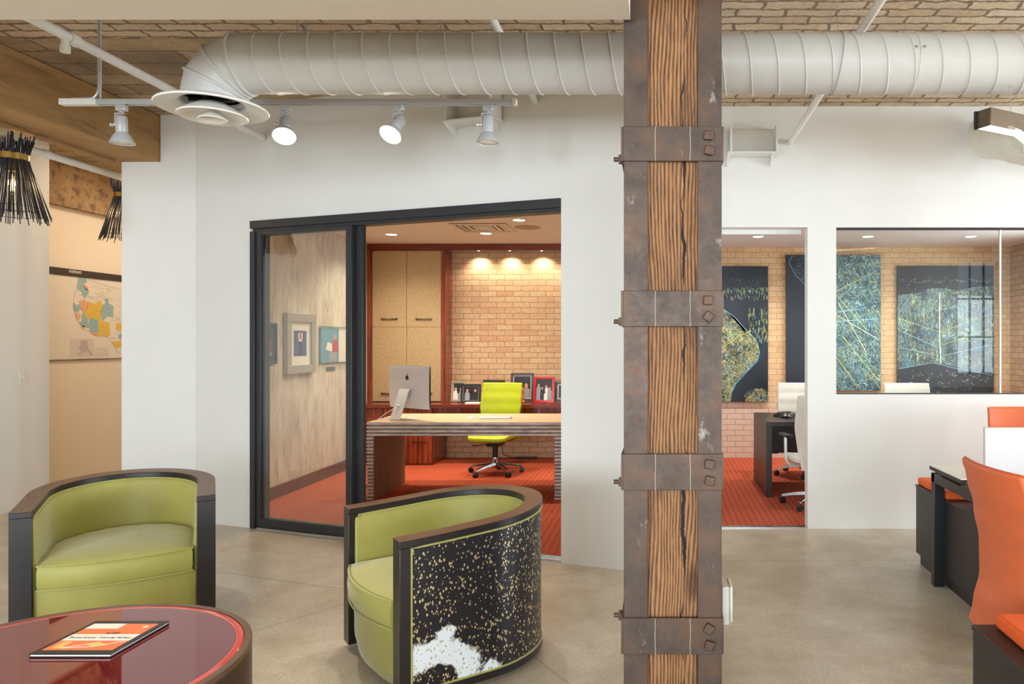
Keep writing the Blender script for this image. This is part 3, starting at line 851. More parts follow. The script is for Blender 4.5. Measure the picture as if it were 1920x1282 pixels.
# ---------------------------------------------------------------- wall map
MX = -6.298
def ptm(px, py):   # point on the corridor wall plane in (y,z)
    Y = 6.3*1380/(1240-px); return Y, 1.5+(643-py)/1380*Y
mp = thing('wall_map', 'large printed sales map of the western states on the corridor wall', 'map', (MX, 8.0, 1.28))
def mb_poly(pts, lift, mi=0, b=None, th=.0015):
    """pts in photo-plane (px,py) of the map -> thin prism on the wall"""
    b = b or MB()
    Q = [ptm(*q) for q in pts]; n = len(Q)
    vs = [(lift-th, y-8.0, z-1.28) for y, z in Q]+[(lift, y-8.0, z-1.28) for y, z in Q]
    fs = [tuple(range(n)), tuple(range(n, 2*n))]+[(i, (i+1) % n, n+(i+1) % n, n+i) for i in range(n)]
    return b.add(vs, fs, mi)
Ya = 7.3; Yb = 9.5; zt, zb, zk = 2.288, 1.328, 2.213
b = MB().box(.0, .006, Ya-8, Yb-8, zb-1.28, zk-1.28); b.build('map_sheet', simple('map_paper', (226, 216, 202), .7, var=.01), mp)
b = MB().box(.0, .016, Ya-8, Yb-8, zk-1.28, zt-1.28); hd = b.build('header_bar', simple('map_header', (54, 44, 36), .5), mp)
b = MB().box(0, .018, Ya-8, Yb-8, zb-1.292, zb-1.28); b.build('bottom_rail', M['ply_dark'], mp)
mb_ = simple('map_blue', (150, 180, 184), .7, var=.05, nscale=40); my = simple('map_yellow', (222, 184, 84), .7, var=.03); mo = simple('map_coral', (226, 166, 136), .7, var=.03); mg = simple('map_grey', (190, 176, 170), .7); ml = simple('map_ink', (150, 136, 130), .7); mpnk = simple('map_pink', (212, 200, 190), .7)
def crop(pts): return [(85+x/6.107, 480+y/6.107) for x, y in pts]
regs = [
 (mb_, [(370, 240), (450, 250), (470, 300), (420, 310), (430, 350), (490, 395), (480, 430), (440, 490), (420, 440), (400, 400), (360, 385), (355, 330)]),
 (mo, [(415, 300), (450, 330), (485, 360), (470, 395), (430, 355)]),
 (mb_, [(315, 530), (340, 560), (390, 550), (395, 600), (360, 645), (330, 640), (310, 580)]),
 (mo, [(375, 515), (430, 500), (480, 530), (475, 600), (430, 640), (395, 610), (390, 550)]),
 (my, [(480, 520), (560, 545), (620, 510), (650, 560), (630, 640), (640, 730), (500, 710), (480, 745), (430, 640), (470, 600)]),
 (mb_, [(670, 490), (710, 490), (715, 540), (770, 570), (770, 700), (700, 690), (650, 740), (625, 640), (650, 560), (680, 540)]),
 (mo, [(330, 660), (380, 650), (400, 680), (390, 720), (360, 740), (335, 700)]),
 (mb_, [(410, 650), (440, 660), (480, 745), (490, 820), (420, 810), (375, 765), (410, 740)]),
 (my, [(400, 790), (440, 800), (440, 835), (405, 830)]),
 (mb_, [(500, 710), (590, 730), (600, 880), (500, 860), (490, 780)]),
 (my, [(600, 725), (725, 765), (730, 905), (690, 920), (640, 900), (600, 925), (560, 900), (600, 875)]),
 (mo, [(495, 860), (580, 880), (565, 915), (520, 895)]),
 (my, [(800, 770), (866, 765), (866, 860), (800, 840)]),
 (mb_, [(830, 900), (866, 880), (866, 945), (825, 935)]),
 (my, [(755, 980), (866, 965), (866, 1030), (820, 1055), (785, 1040)]),
]
for m_, pts in regs:
    mb_poly(crop(pts), .0085, b=None).build('map_region', m_, mp)
b = MB()
mb_poly(crop([(280, 940), (550, 945), (555, 1150), (275, 1155)]), .0075, b=b); mb_poly(crop([(570, 1050), (715, 1045), (715, 1150), (568, 1150)]), .0075, b=b)
b.build('map_inset', mpnk, mp)
b = MB()
mb_poly(crop([(400, 965), (455, 960), (480, 1000), (475, 1050), (520, 1105), (540, 1135), (520, 1135), (470, 1075), (420, 1105), (330, 1132), (410, 1090), (375, 1050), (395, 1010)]), .0095, b=b); b.build('map_inset', mg, mp)
def ln(b, pts, r=.0009):
    Q = [ptm(*q) for q in crop(pts)]; b.tube([(.0082, y-8, z-1.28) for y, z in Q], r, n=4)
b = MB(); rnd = random.Random(3)
ln(b, [(370, 240), (450, 250), (560, 300), (700, 345), (866, 380)]); ln(b, [(370, 240), (355, 330), (330, 420), (310, 520), (310, 590), (345, 700), (375, 765), (410, 830), (495, 860), (560, 905), (690, 925), (755, 985), (785, 1045), (820, 1100), (850, 1120)])
for k in range(60):
    x = rnd.uniform(470, 850); y = 300+(x-470)*.2+rnd.uniform(20, 200)
    if x > 700 and rnd.random() < .6: y = rnd.uniform(560, 960)
    w_ = rnd.uniform(20, 90)
    pts = [(x, y)]
    for j in range(3): pts.append((min(864, pts[-1][0]+w_/3), pts[-1][1]+rnd.uniform(-10, 10)+(30 if rnd.random() < .1 else 0)))
    ln(b, pts, .0006)
for k in range(16):
    x = rnd.uniform(340, 480); y = rnd.uniform(400, 500); ln(b, [(x, y), (x+rnd.uniform(10, 40), y+rnd.uniform(-8, 8))], .0006)
for (x, y) in [(575, 632), (485, 680), (555, 800), (655, 805), (720, 600), (715, 650), (845, 805), (825, 1010), (825, 715), (690, 925), (430, 760), (350, 605), (440, 350)]:
    ln(b, [(x-18, y+6), (x-6, y), (x+6, y+2), (x+20, y-5)], .0016)
b.build('map_linework', ml, mp)

def text(s, name, mat, parent, Mx, size, extrude=.0004, align='CENTER', shear=0):
    cu = bpy.data.curves.new(name, 'FONT'); cu.body = s; cu.size = size; cu.extrude = extrude; cu.align_x = align; cu.align_y = 'CENTER'; cu.shear = shear
    ob = bpy.data.objects.new(name, cu); col.objects.link(ob)
    dg = bpy.context.evaluated_depsgraph_get()
    me = bpy.data.meshes.new_from_object(ob.evaluated_get(dg))
    col.objects.unlink(ob); bpy.data.objects.remove(ob)
    me.materials.clear(); me.materials.append(mat)
    o = bpy.data.objects.new(name, me); col.objects.link(o)
    o.parent = parent; o.matrix_local = Mx
    return o
Y_, z_ = ptm(138, 509)
text('nielsen', 'header_text', M['paper'], mp, T(.0165, Y_-8, z_-1.28) @ RZ(PI/2) @ RX(PI/2), .062)

# ---------------------------------------------------------------- barrel armchairs
def armchair(loc, rz, label):
    c = thing('barrel_armchair', label, 'armchair', loc, rz, 'barrel armchairs at the round table')
    R, Lg, D = .42, .40, .82
    def station(o, yf=0.0, n=28):
        """outline (x,y) at inward offset o: from right-front round the back to left-front"""
        r = R-o; pts = []
        for k in range(7): pts.append((r, yf+(Lg-yf)*k/7))
        for k in range(n+1):
            a = PI*k/n; pts.append((r*math.cos(a), Lg+(D-Lg-o)/(1) * math.sin(a) if False else Lg+r*math.sin(a)))
        for k in range(6, -1, -1): pts.append((-r, yf+(Lg-yf)*k/7))
        return pts
    def H(y): return .695+.05*max(0, min(1, y/D))**1.3
    def sweep(sec, yf=0.0, name='', mat=None, bevel=0, cap=True):
        """sec: list of (offset, zfunc)"""
        b = MB(); N = None; vs = []
        for o_, zf in sec:
            P = station(o_, yf); N = len(P)
            vs += [(x, y, zf(y)) for x, y in P]
        k = len(sec); fs = []
        for i in range(k):
            i2 = (i+1) % k
            for j in range(N-1): fs.append((i*N+j, i*N+j+1, i2*N+j+1, i2*N+j))
        if cap: fs.append(tuple(i*N for i in range(k))); fs.append(tuple(i*N+N-1 for i in range(k))[::-1])
        b.add(vs, fs, 0, False)
        o = b.build(name, mat, c, bevel=bevel)
        return o
    th = .085
    rim = sweep([(0, H), (th, H), (th, lambda y: H(y)-.004), (0, lambda y: H(y)-.004)], 0, 'rim_cap', M['chair_rim'], .001)
    sweep([(0, lambda y: H(y)-.004), (th, lambda y: H(y)-.004), (th, lambda y: H(y)-.032), (0, lambda y: H(y)-.032)], 0, 'rim_band', M['chair_wood'], .002)
    for s_ in (1, -1):
        b = MB(); b.box(s_*(R-th), s_*R, 0, .045, .03, H(0)-.032); b.build('front_post', M['chair_wood'], c, bevel=.002)
    sweep([(0, lambda y: .062), (.03, lambda y: .062), (.03, lambda y: .03), (0, lambda y: .03)], .045, 'bottom_rail', M['chair_wood'], .002)
    sweep([(.006, lambda y: H(y)-.034), (.03, lambda y: H(y)-.034), (.03, lambda y: .06), (.006, lambda y: .06)], .045, 'hide_panel', M['cowhide'])
    sweep([(.031, lambda y: H(y)-.034), (.078, lambda y: H(y)-.034), (.092, lambda y: H(y)-.06), (.100, lambda y: .45), (.100, lambda y: .06), (.031, lambda y: .06)], .03, 'inner_upholstery', M['satin'], .008)
    for s_ in (0,):
        P = station(.003, .049); n = len(P)
        path = [(P[0][0], P[0][1], .066)]+[(x, y, H(y)-.038) for x, y in P]+[(P[-1][0], P[-1][1], .066)]+[(x, y, .066) for x, y in P[::-1]]
        MB().tube(path, .0045, n=6, closed=True).build('outer_piping', M['satin'], c)
        P = station(.087, .048); path = [(x, y, H(y)-.036) for x, y in P]
        path = [(P[0][0], P[0][1], .30)]+path+[(P[-1][0], P[-1][1], .30)]
        MB().tube(path, .0045, n=6).build('inner_piping', M['satin'], c)
    # D-shaped pieces: outline with bowed front
    def dshape(w, yf, bow, yb, n=40):
        pts = []; r = w/2
        for k in range(13):
            u = -1+2*k/12; pts.append((u*r, yf-bow*(1-u*u)))
        Lc = yb-r
        for k in range(25):
            a = PI*k/24; pts.append((r*math.cos(a), Lc+r*math.sin(a)))
        return pts
    # apron / base
    P = dshape(2*(R-th)-.006, .025, .05, .72); b = MB()
    lev = [(.30, .93), (.30, 1.0), (.26, 1.0), (.12, .995), (.06, .96), (.035, .90)]
    n = len(P); cx, cy = 0, .33
    for z, s_ in lev: b.v += [Vector((cx+(x-cx)*s_, cy+(y-cy)*s_, z)) for x, y in P]
    for i in range(len(lev)-1):
        for k in range(n): b.f.append((i*n+k, i*n+(k+1) % n, (i+1)*n+(k+1) % n, (i+1)*n+k)); b.m.append(0); b.sm.append(True)
    b.f.append(tuple(range(n))); b.f.append(tuple(range((len(lev)-1)*n, len(lev)*n))); b.m += [0, 0]; b.sm += [False, False]
    b.build('seat_base', M['satin'], c)
    b = MB(); b.cyl((0, .38, 0), (0, .38, .04), .30, n=40); b.build('swivel_plinth', M['black'], c)
    # cushion
    P = dshape(2*(R-.103), .0, .055, .715); b = MB(); n = len(P); cy = .34
    lev = []
    z0, z1 = .302, .425
    lev = [(z0-.0, .2), (z0, .6), (z0, .93), (z0+.004, .985), (z0+.03, 1.012), ((z0+z1)/2, 1.02), (z1-.03, 1.012), (z1-.004, .99), (z1+.004, .965), (z1+.014, .90), (z1+.026, .75), (z1+.036, .5), (z1+.040, .2)]
    for z, s_ in lev: b.v += [Vector(((x)*min(s_, 1.0), cy+(y-cy)*s_, z+(.002*math.sin(x*60+z*90)))) for x, y in P]
    for i in range(len(lev)-1):
        for k in range(n): b.f.append((i*n+k, i*n+(k+1) % n, (i+1)*n+(k+1) % n, (i+1)*n+k)); b.m.append(0); b.sm.append(True)
    b.f.append(tuple(range(n))); b.f.append(tuple(range((len(lev)-1)*n, len(lev)*n))); b.m += [0, 0]; b.sm += [True, True]
    cu = b.build('seat_cushion', M['satin'], c)
    for z in (z1-.002, z0+.004):
        MB().tube([(x*.998, cy+(y-cy)*1.002, z) for x, y in P], .005, n=6, closed=True).build('cushion_piping', M['satin'], cu)
    return c
def face(dx, dy): return math.atan2(dy, dx)+PI/2     # rotation that turns local -y to the direction
armchair((-1.317, 3.315, 0), face(-.792, -.612), 'barrel armchair with flecked black cowhide outer side, beside the glass door')
armchair((-2.735, 3.705, 0), face(.521, -.853), 'barrel armchair facing the viewer with olive green seat, behind the round table')

# ---------------------------------------------------------------- round coffee table
ct = thing('coffee_table', 'round drum coffee table with crimson glass top and dark wood side', 'table', (-2.007, 2.368, 0))
RT, HT = .604, .45
MB().lathe([(RT-.012, .0), (RT-.012, .06), (RT, .06), (RT, HT-.02), (RT-.03, HT-.02), (RT-.03, 0)], 96).build('drum', M['drum'], ct)
MB().lathe([(RT, HT-.02), (RT, HT-.003), (RT-.003, HT), (RT-.024, HT), (RT-.026, HT-.02)], 96).build('rim', M['chair_rim'], ct)
MB().lathe([(RT-.026, HT-.02), (RT-.026, HT-.003), (RT-.030, HT-.001), (RT-.050, HT-.001), (RT-.052, HT-.02)], 96).build('glass_edge', M['pinkglass'], ct)
b = MB(); b.cyl((0, 0, HT-.02), (0, 0, HT-.001), RT-.051, n=96); g_ = b.build('glass_top', M['redglass'], ct)
for p in g_.data.polygons:
    if len(p.vertices) > 4: p.use_smooth = False
# folder on the table : corners from the plane z=.45
def on(px, py, z):
    Y = (1.5-z)*1380/(py-643); return Vector(((px-1240)/1380*Y, Y, z))
A_, B_, C_ = on(54, 1226, .462), on(208, 1226, .462), on(302, 1164, .462)
D_ = A_+(C_-B_)
ux = (B_-A_); w_ = ux.length; ang = math.atan2(ux.y, ux.x); dp = (C_-B_).length
vy = (C_-B_); shx = vy.dot(ux.normalized()); dpt = (vy-ux.normalized()*shx).length
bk = thing('presentation_folder', 'black ring folder with an orange printed cover lying on the red table', 'folder', ((A_.x+B_.x)/2, (A_.y+B_.y)/2, HT), ang)
shx = 0
b = MB(); b.box(-w_/2, w_/2, 0, dpt, 0, .004); b.build('cover', M['black'], bk, bevel=.001)
b = MB(); b.box(-w_/2+.004, w_/2-.004, .002, dpt-.004, .004, .009); b.build('pages', M['paper'], bk)
b = MB(); b.box(-w_/2, w_/2, 0, dpt, .009, .013); b.build('cover', M['black'], bk, bevel=.001)
z = .0134; mcov = simple('orange_print', (240, 124, 70), .5, var=.02); mcy = simple('yellow_print', (240, 190, 100), .5)
x0, x1, y0, y1 = -w_/2+.018, w_/2-.018, .03, dpt-.03
hh = y1-y0
pg = MB().box(x0, x1, y0, y1, .013, z).build('printed_sheet', mcov, bk)
b = MB(); b.box(x0, x1, y0+hh*.34, y0+hh*.58, z, z+.0004); b.box(x0, x0+(x1-x0)*.5, y1-hh*.2, y1, z, z+.0004); b.build('white_band', M['paper'], pg)
b = MB(); b.prism([(x1-.05, y0+hh*.18), (x1-.09, y0+hh*.28), (x1-.13, y0+hh*.2), (x1-.09, y0+hh*.12)], z, z+.0004)
b.box(x0+.02, x0+.05, y0+hh*.06, y0+hh*.3, z, z+.0004); b.build('yellow_shape', mcy, pg)
b = MB(); b.cyl((x1-.09, y0+hh*.12, z+.0003), (x0+.05, y0+hh*.06, z+.0003), .0009, n=5); b.cyl((x1-.01, y0+hh*.32, z+.0003), (x1-.09, y0+hh*.12, z+.0003), .0009, n=5)
b.cyl((x1-.09, y0+hh*.28, z+.0003), (x0+.05, y0+hh*.06, z+.0003), .0009, n=5); b.ball((x1-.03, y1-hh*.12, z), (.010, .010, .0006), 12); b.build('white_mark', M['paper'], pg)
text('Media Broker Advertising', 'printed_text', M['black'], pg, T((x0+x1)/2, y0+hh*.44, z+.0006) @ RZ(PI), (x1-x0)*.088, .0002)
text('2014', 'printed_text', M['black'], pg, T((x0+x1)/2+.015, y0+hh*.62, z+.0006) @ RZ(PI), (x1-x0)*.1, .0002)
# ---------------------------------------------------------------- office desk (layered ply)
DX, DY, DWd, DDp, DHt = -2.813, 7.02, 1.86, .87, .785
DHt = .745
dk = thing('office_desk', 'waterfall desk of stacked limed plywood with ribbed edges', 'desk', (DX+DWd/2, DY+DDp/2, 0))
hw, hd = DWd/2, DDp/2
MB().box(-hw, hw, -hd, hd, DHt-.006, DHt).build('desktop', M['desk_top'], dk, bevel=.002)
b = MB(); nl = 7; zz0 = DHt-.13; dz = (DHt-.006-zz0)/nl
for k in range(nl):
    g = 0 if k % 2 == 0 else .008
    b.box(-hw+g, hw-g, -hd+g, hd-g, zz0+k*dz, zz0+(k+1)*dz, mi=k % 2)
b.build('layered_apron', [M['ply'], M['ply_dark']], dk, bevel=.003)
for s_ in (-1, 1):
    b = MB(); n = 36; dz = (zz0-.006)/n; wleg = .066
    for k in range(n):
        g = 0 if k % 2 == 0 else .009
        xa = -hw+g if s_ < 0 else hw-wleg+(0 if k % 2 == 0 else .0); xb = xa+wleg-g
        b.box(xa, xb, -hd+g*.6, hd-g*.6, .006+k*dz, .006+(k+1)*dz, mi=k % 2)
    lg = b.build('leg', [M['ply'], M['ply_dark']], dk)
    xi = -hw+wleg-.001 if s_ < 0 else hw-wleg+.001
    MB().box(xi-.0, xi-s_*.004, -hd+.012, hd-.012, .008, zz0-.001).build('inner_face', M['ply_face'], lg)

# ---------------------------------------------------------------- all-in-one computer
def apple(b, M_):
    pts = []
    out = [(0, .30), (.10, .36), (.22, .38), (.34, .33), (.42, .24), (.33, .13), (.31, 0), (.36, -.12), (.46, -.19), (.38, -.36), (.28, -.48), (.18, -.50), (.08, -.46), (0, -.44), (-.08, -.46), (-.18, -.50), (-.30, -.44), (-.42, -.24), (-.46, 0), (-.42, .20), (-.32, .33), (-.20, .38), (-.10, .35)]
    b.prism(out, 0, .01, M=M_)
    leaf = [(0, .42), (.01, .54), (.10, .66), (.22, .70), (.21, .58), (.12, .46)]
    b.prism(leaf, 0, .01, M=M_)
im = thing('desktop_computer', 'aluminium all-in-one computer seen from behind on the plywood desk', 'computer', ((765-1240)/1380*7.30, 7.30, DHt), math.radians(-36))
# screen faces local +y (away); back is -y
w2, z0, z1 = .325, .11, .53
b = MB()
def backf(u, v_):
    x = -w2+2*w2*u; zz = z0+(z1-z0)*v_
    e = max(0, 1-((2*u-1)**2))**.5*.6+max(0, 1-((2*v_-1)**2))**.5*.4
    return (x, .02-.030*e, zz)
b.grid(backf, 20, 20); 
b.build('rear_shell', M['anod'], im)
MB().box(-w2, w2, .0195, .028, z0, z1).build('screen_panel', M['black'], im, bevel=.002)
b = MB(); apple(b, T(0, -.0115, (z0+z1)/2+.095) @ RX(PI/2) @ Matrix.Scale(.052, 4)); b.build('logo', M['black'], im)
pr = []
b = MB(); sw = .078
prof = [(-.012, .295), (-.030, .302), (-.050, .285), (-.130, .065), (-.155, .012), (-.150, .0), (.10, .0)]
n = len(prof); th = .008
vs = []
for s_ in (-sw, sw):
    for (y, zq) in prof: vs.append((s_, y, zq+.002))
    for (y, zq) in prof: vs.append((s_, y+(.010 if zq > .01 else 0), zq+(.004 if zq <= .012 else 0)+.003))
fs = []
for i in range(n-1):
    fs.append((i, i+1, 2*n+i+1, 2*n+i)); fs.append((n+i, 3*n+i, 3*n+i+1, n+i+1)); fs.append((i, n+i, n+i+1, i+1)); fs.append((2*n+i, 2*n+i+1, 3*n+i+1, 3*n+i))
b.add(vs, fs); b.build('stand', M['anod'], im, bevel=.0015)
b = MB(); b.cyl((0, -.112, .13), (0, -.100, .134), .018, n=20); b.build('cable_hole', M['track'], im)
pts = [(-.0, -.105, .125), (-.03, -.15, .11), (-.08, -.19, .07), (-.12, -.24, .02), (-.13, -.26, .004), (-.13, -.30, .003)]
MB().tube([Vector(p) for p in pts], .003, n=8).build('power_cord', M['white'], im)
o = thing('keyboard', 'thin white keyboard seen edge-on on the desk in front of the green chair', 'keyboard', ((928-1240)/1380*7.35, 7.38, DHt), .02)
b = MB(); b.add([(-.16, -.06, .003), (.16, -.06, .003), (.16, .06, .003), (-.16, .06, .003), (-.16, -.06, .022), (.16, -.06, .022), (.16, .06, .007), (-.16, .06, .007)], [(0, 3, 2, 1), (4, 5, 6, 7), (0, 1, 5, 4), (2, 3, 7, 6), (0, 4, 7, 3), (1, 2, 6, 5)])
b.build('key_tray', M['anod'], o, bevel=.002)
b = MB()
for r_ in range(5):
    for k in range(14):
        x = -.15+k*.0216; y = -.048+r_*.021; zz = .0205-(y+.048)*.12
        b.box(x, x+.018, y, y+.017, zz, zz+.003)
b.build('keys', M['plate'], o); MB().cyl((-.158, -.055, .010), (.158, -.055, .010), .009, n=14).build('battery_tube', M['anod'], o)
o = MB().ball((0, 0, .0), (.03, .055, .022), 20)
for v_ in o.v: v_.z = max(v_.z, 0)+0.0
o = o.build('computer_mouse', M['plate']); o.location = ((883-1240)/1380*7.35, 7.36, DHt+.001); tag(o, 'small white computer mouse left of the keyboard on the plywood desk', 'mouse')

# ---------------------------------------------------------------- built-in wall unit
def bowtie(parent, x, y, zz, L_=.21, h=.026):
    b = MB(); n = 10; vs = []
    for k in range(n+1):
        u = -1+2*k/n; hh = h*(.22+.78*abs(u)**1.4)/2; xx = x+u*L_/2; yy = y-.012-.012*(1-abs(u))
        vs += [(xx, yy, zz-hh), (xx, yy, zz+hh), (xx, y+.0, zz+hh*.6), (xx, y+.0, zz-hh*.6)]
    fs = []
    for k in range(n):
        for j in range(4): fs.append((k*4+j, k*4+(j+1) % 4, (k+1)*4+(j+1) % 4, (k+1)*4+j))
    fs += [(0, 1, 2, 3), (n*4, n*4+1, n*4+2, n*4+3)]
    b.add(vs, fs); return b.build('handle', M['bronze'], parent, bevel=.002)
CT = .752
tc = thing('tall_cabinet', 'tall wall cabinet with four linen-covered doors in a dark red wood frame', 'cabinet', (-3.24, 9.45, CT))
ox, oy, oz = -3.24, 9.45, CT
b = MB(); xl, xr_ = -3.716, -2.73
b.box(xl-ox, xl+.055-ox, 9.30-oy, 9.6-oy, 0, 2.672-oz); b.box(-2.785-ox, xr_-ox, 9.30-oy, 9.6-oy, 0, 2.672-oz)
b.box(xl+.055-ox, -2.785-ox, 9.34-oy, 9.6-oy, .0, 2.672-oz)
b.build('frame', M['zebra'], tc)
xm = (xl+.055-2.785)/2; zs = 1.703
for (xa, xb) in ((xl+.058, xm-.002), (xm+.002, -2.788)):
    for (za, zb_) in ((CT+.012, zs-.002), (zs+.002, 2.668)):
        d_ = MB().box(xa-ox, xb-ox, 9.315-oy, 9.34-oy, za-oz, zb_-oz).build('cabinet_door', M['linen'], tc, bevel=.0015)
        bowtie(d_, (xa+xb)/2-ox, 9.315-oy, za+.10-oz)
o = thing('valance', 'dark red wood valance along the office ceiling above the brick wall', 'valance', (-1.9, 9.45, 2.673))
b = MB(); b.box(-3.716+1.9, -.105+1.9, -.15, -.13, 0, .08); b.box(-3.716+1.9, -.105+1.9, -.13, .145, .03, .045); b.build('board', M['zebra_h'], o)
for i, x in enumerate((-2.35, -1.95, -1.54, -1.12, -.70, -.35)):
    p = thing('puck_light', ['small glowing puck light over the brick, leftmost of the row', 'small glowing puck light over the brick, second from the left', 'small glowing puck light over the brick, third from the left', 'small glowing puck light over the brick, right of the doorway edge', 'small puck light over the brick hidden right of the doorway', 'small puck light at the far right end of the valance'][i], 'light', (x, 9.47, 2.70), 0, 'puck lights under the valance')
    MB().lathe([(.02, 0), (.035, 0), (.035, -.014), (.022, -.014)], 24).build('housing', M['silver'], p)
    MB().lathe([(.022, -.010), (.001, -.012)], 20).build('lens', M['puck'], p)
    ld = bpy.data.lights.new('puck_light_beam', 'SPOT'); ld.energy = 14; ld.color = (1, .86, .66); ld.spot_size = math.radians(120); ld.spot_blend = .8; ld.shadow_soft_size = .02
    lo = bpy.data.objects.new('puck_light_beam', ld); col.objects.link(lo); lo.parent = p; lo.location = (0, 0, -.03); lo.rotation_euler = (.15, 0, 0)
cr = thing('credenza', 'long low red-brown wood credenza along the brick wall', 'credenza', (-2.0, 9.3, 0))
ox, oy = -2.0, 9.3
MB().box(-3.716-ox, -.105-ox, 8.97-oy, 9.598-oy, CT-.045, CT).build('counter_top', M['zebra_h'], cr, bevel=.002)
b = MB(); b.box(-3.70-ox, -2.80-ox, 9.02-oy, 9.598-oy, .006, CT-.045); b.build('base_unit', M['zebra'], cr)
b = MB(); b.box(-2.80-ox, -.105-ox, 9.03-oy, 9.05-oy, CT-.115, CT-.045); b.box(-.16-ox, -.105-ox, 9.02-oy, 9.598-oy, .006, CT-.045); b.build('apron', M['zebra'], cr)
for (xa, xb) in ((-3.10, -2.805),):
    for (za, zb_) in ((.03, .36), (.365, .52), (.525, .70)):
        d_ = MB().box(xa-ox, xb-ox, 9.0-oy, 9.02-oy, za, zb_).build('drawer', M['zebra'], cr, bevel=.0015)
        bowtie(d_, (xa+xb)/2-ox, 9.0-oy, zb_-.06, .19)
for (xa, xb) in ((-3.69, -3.405), (-3.40, -3.105)):
    d_ = MB().box(xa-ox, xb-ox, 9.0-oy, 9.02-oy, .03, .70).build('cupboard_door', M['zebra'], cr, bevel=.0015)

# picture frames on the credenza
def photo_mats():
    d_ = simple('photo_dark', (38, 36, 42), .4); s_ = simple('photo_skin', (206, 150, 120), .5); g_ = simple('photo_grey', (150, 156, 166), .5); w_ = M['paper']; r_ = simple('photo_red', (200, 60, 50), .5)
    return d_, s_, g_, w_, r_
PM = photo_mats()
def people(parent, w, h, y, n, rnd, name='photograph', bg=0, extra=None):
    """flat little group picture: dark backdrop, heads and shoulders"""
    b = MB(); b.box(-w/2, w/2, y-.001, y, -h/2, h/2, mi=bg)
    for k in range(n):
        x = -w/2+w*(k+.5)/n+rnd.uniform(-.05, .05)*w; zz = h*rnd.uniform(.05, .25); r = min(w/n*.28, h*.09)
        sh = [(x-r*2, -h/2), (x+r*2, -h/2), (x+r*1.9, zz-r*2), (x+r*.6, zz-r), (x-r*.6, zz-r), (x-r*1.9, zz-r*2)]
        sh = [(max(-w/2, min(w/2, a)), c_) for a, c_ in sh]
        b.add([(a, y-.0016-.0002*k, c_) for a, c_ in sh], [tuple(range(6))], mi=[0, 2, 0, 3][rnd.randrange(4)] if bg else [2, 0, 3, 2][rnd.randrange(4)])
        hd_ = [(x+r*math.cos(q), zz+r*1.25*math.sin(q)) for q in [2*PI*j/10 for j in range(10)]]
        b.add([(a, y-.0022-.0002*k, c_) for a, c_ in hd_], [tuple(range(10))], mi=1)
    if extra: extra(b)
    return b.build(name, list(PM), parent, fix=False)
def desk_frame(px0, px1, pyt, Y, fm, matm, bw, n, label, rz=0, matw=.012, seed=1):
    x0, x1 = [(p-1240)/1380*Y for p in (px0, px1)]; h = 1.5+(643-pyt)/1380*Y-CT; w = x1-x0
    f = thing('picture_frame', label, 'picture frame', ((x0+x1)/2, Y, CT+.004), rz, 'framed photos on the credenza')
    tl = RX(-.12)
    e = T(0, 0, .003) @ tl
    b = MB()
    for (a, c_, d_, g) in ((-w/2, w/2, 0, bw), (-w/2, w/2, h-bw, h), (-w/2, -w/2+bw, bw, h-bw), (w/2-bw, w/2, bw, h-bw)): b.box(a, c_, -.012, .010, d_, g, M=e)
    b.build('border', fm, f, bevel=.003)
    MB().box(-w/2+bw*.5, w/2-bw*.5, .002, .008, bw*.5, h-bw*.5, M=e).build('mount', matm, f)
    pw, ph = w-2*bw-2*matw, h-2*bw-2*matw
    pp = people(f, pw, ph, 0, n, random.Random(seed))
    pp.matrix_local = e @ T(0, 0, h/2)
    b = MB(); b.add([(-.02, .01, .0), (.02, .01, 0), (.0, .10, -h*.02), (-.012, .012, h*.6), (.012, .012, h*.6)], [(0, 1, 4, 3), (0, 3, 2), (1, 2, 4), (2, 3, 4), (0, 2, 1)]); b.build('easel', M['black'], f)
    return f
fb, fr_, fs_ = M['blackmetal'], simple('red_lacquer', (206, 32, 44), .25, var=.02), simple('pewter_frame', (176, 166, 146), .35, metal=.3)
desk_frame(845, 872, 715.5, 9.28, fs_, M['paper'], .022, 2, 'pale metal picture frame, leftmost on the credenza', -.1, .008, 3)
desk_frame(864, 901, 721, 9.16, fb, fs_, .022, 2, 'black landscape picture frame left of the green chair', .05, .008, 5)
desk_frame(905, 946, 713, 9.45, fb, M['paper'], .012, 3, 'picture frame mostly hidden behind the green chair back', 0, .004, 8)
desk_frame(957, 1000, 700, 9.40, simple('charcoal_frame', (74, 72, 74), .4), M['paper'], .030, 2, 'tall charcoal picture frame with a magazine cover right of the green chair', 0, .012, 4)
desk_frame(1000, 1039, 707, 9.18, fr_, fr_, .026, 4, 'bright red picture frame on the credenza', -.05, .004, 6)
desk_frame(1040, 1072, 716, 9.28, simple('grey_frame', (84, 84, 90), .4), M['paper'], .030, 1, 'dark grey picture frame cut off by the office doorway edge', 0, .02, 9)
o = MB().box(-.09, .09, -.05, .05, 0, .018).build('paper_pad', M['paper'], bevel=.001); o.location = ((887-1240)/1380*9.08, 9.08, CT); tag(o, 'small cream note pad lying in front of the black landscape frame', 'notepad')
o = MB()
for k in range(7): o.ball((random.uniform(-.012, .012), random.uniform(-.01, .01), .02+k*.028), .02, 8)
o = o.build('bead_figure', simple('orange_beads', (222, 140, 60), .4, var=.2, nscale=60)); o.location = ((980-1240)/1380*9.15, 9.15, CT); tag(o, 'small orange and cream trinket standing beside the green chair back', 'ornament')

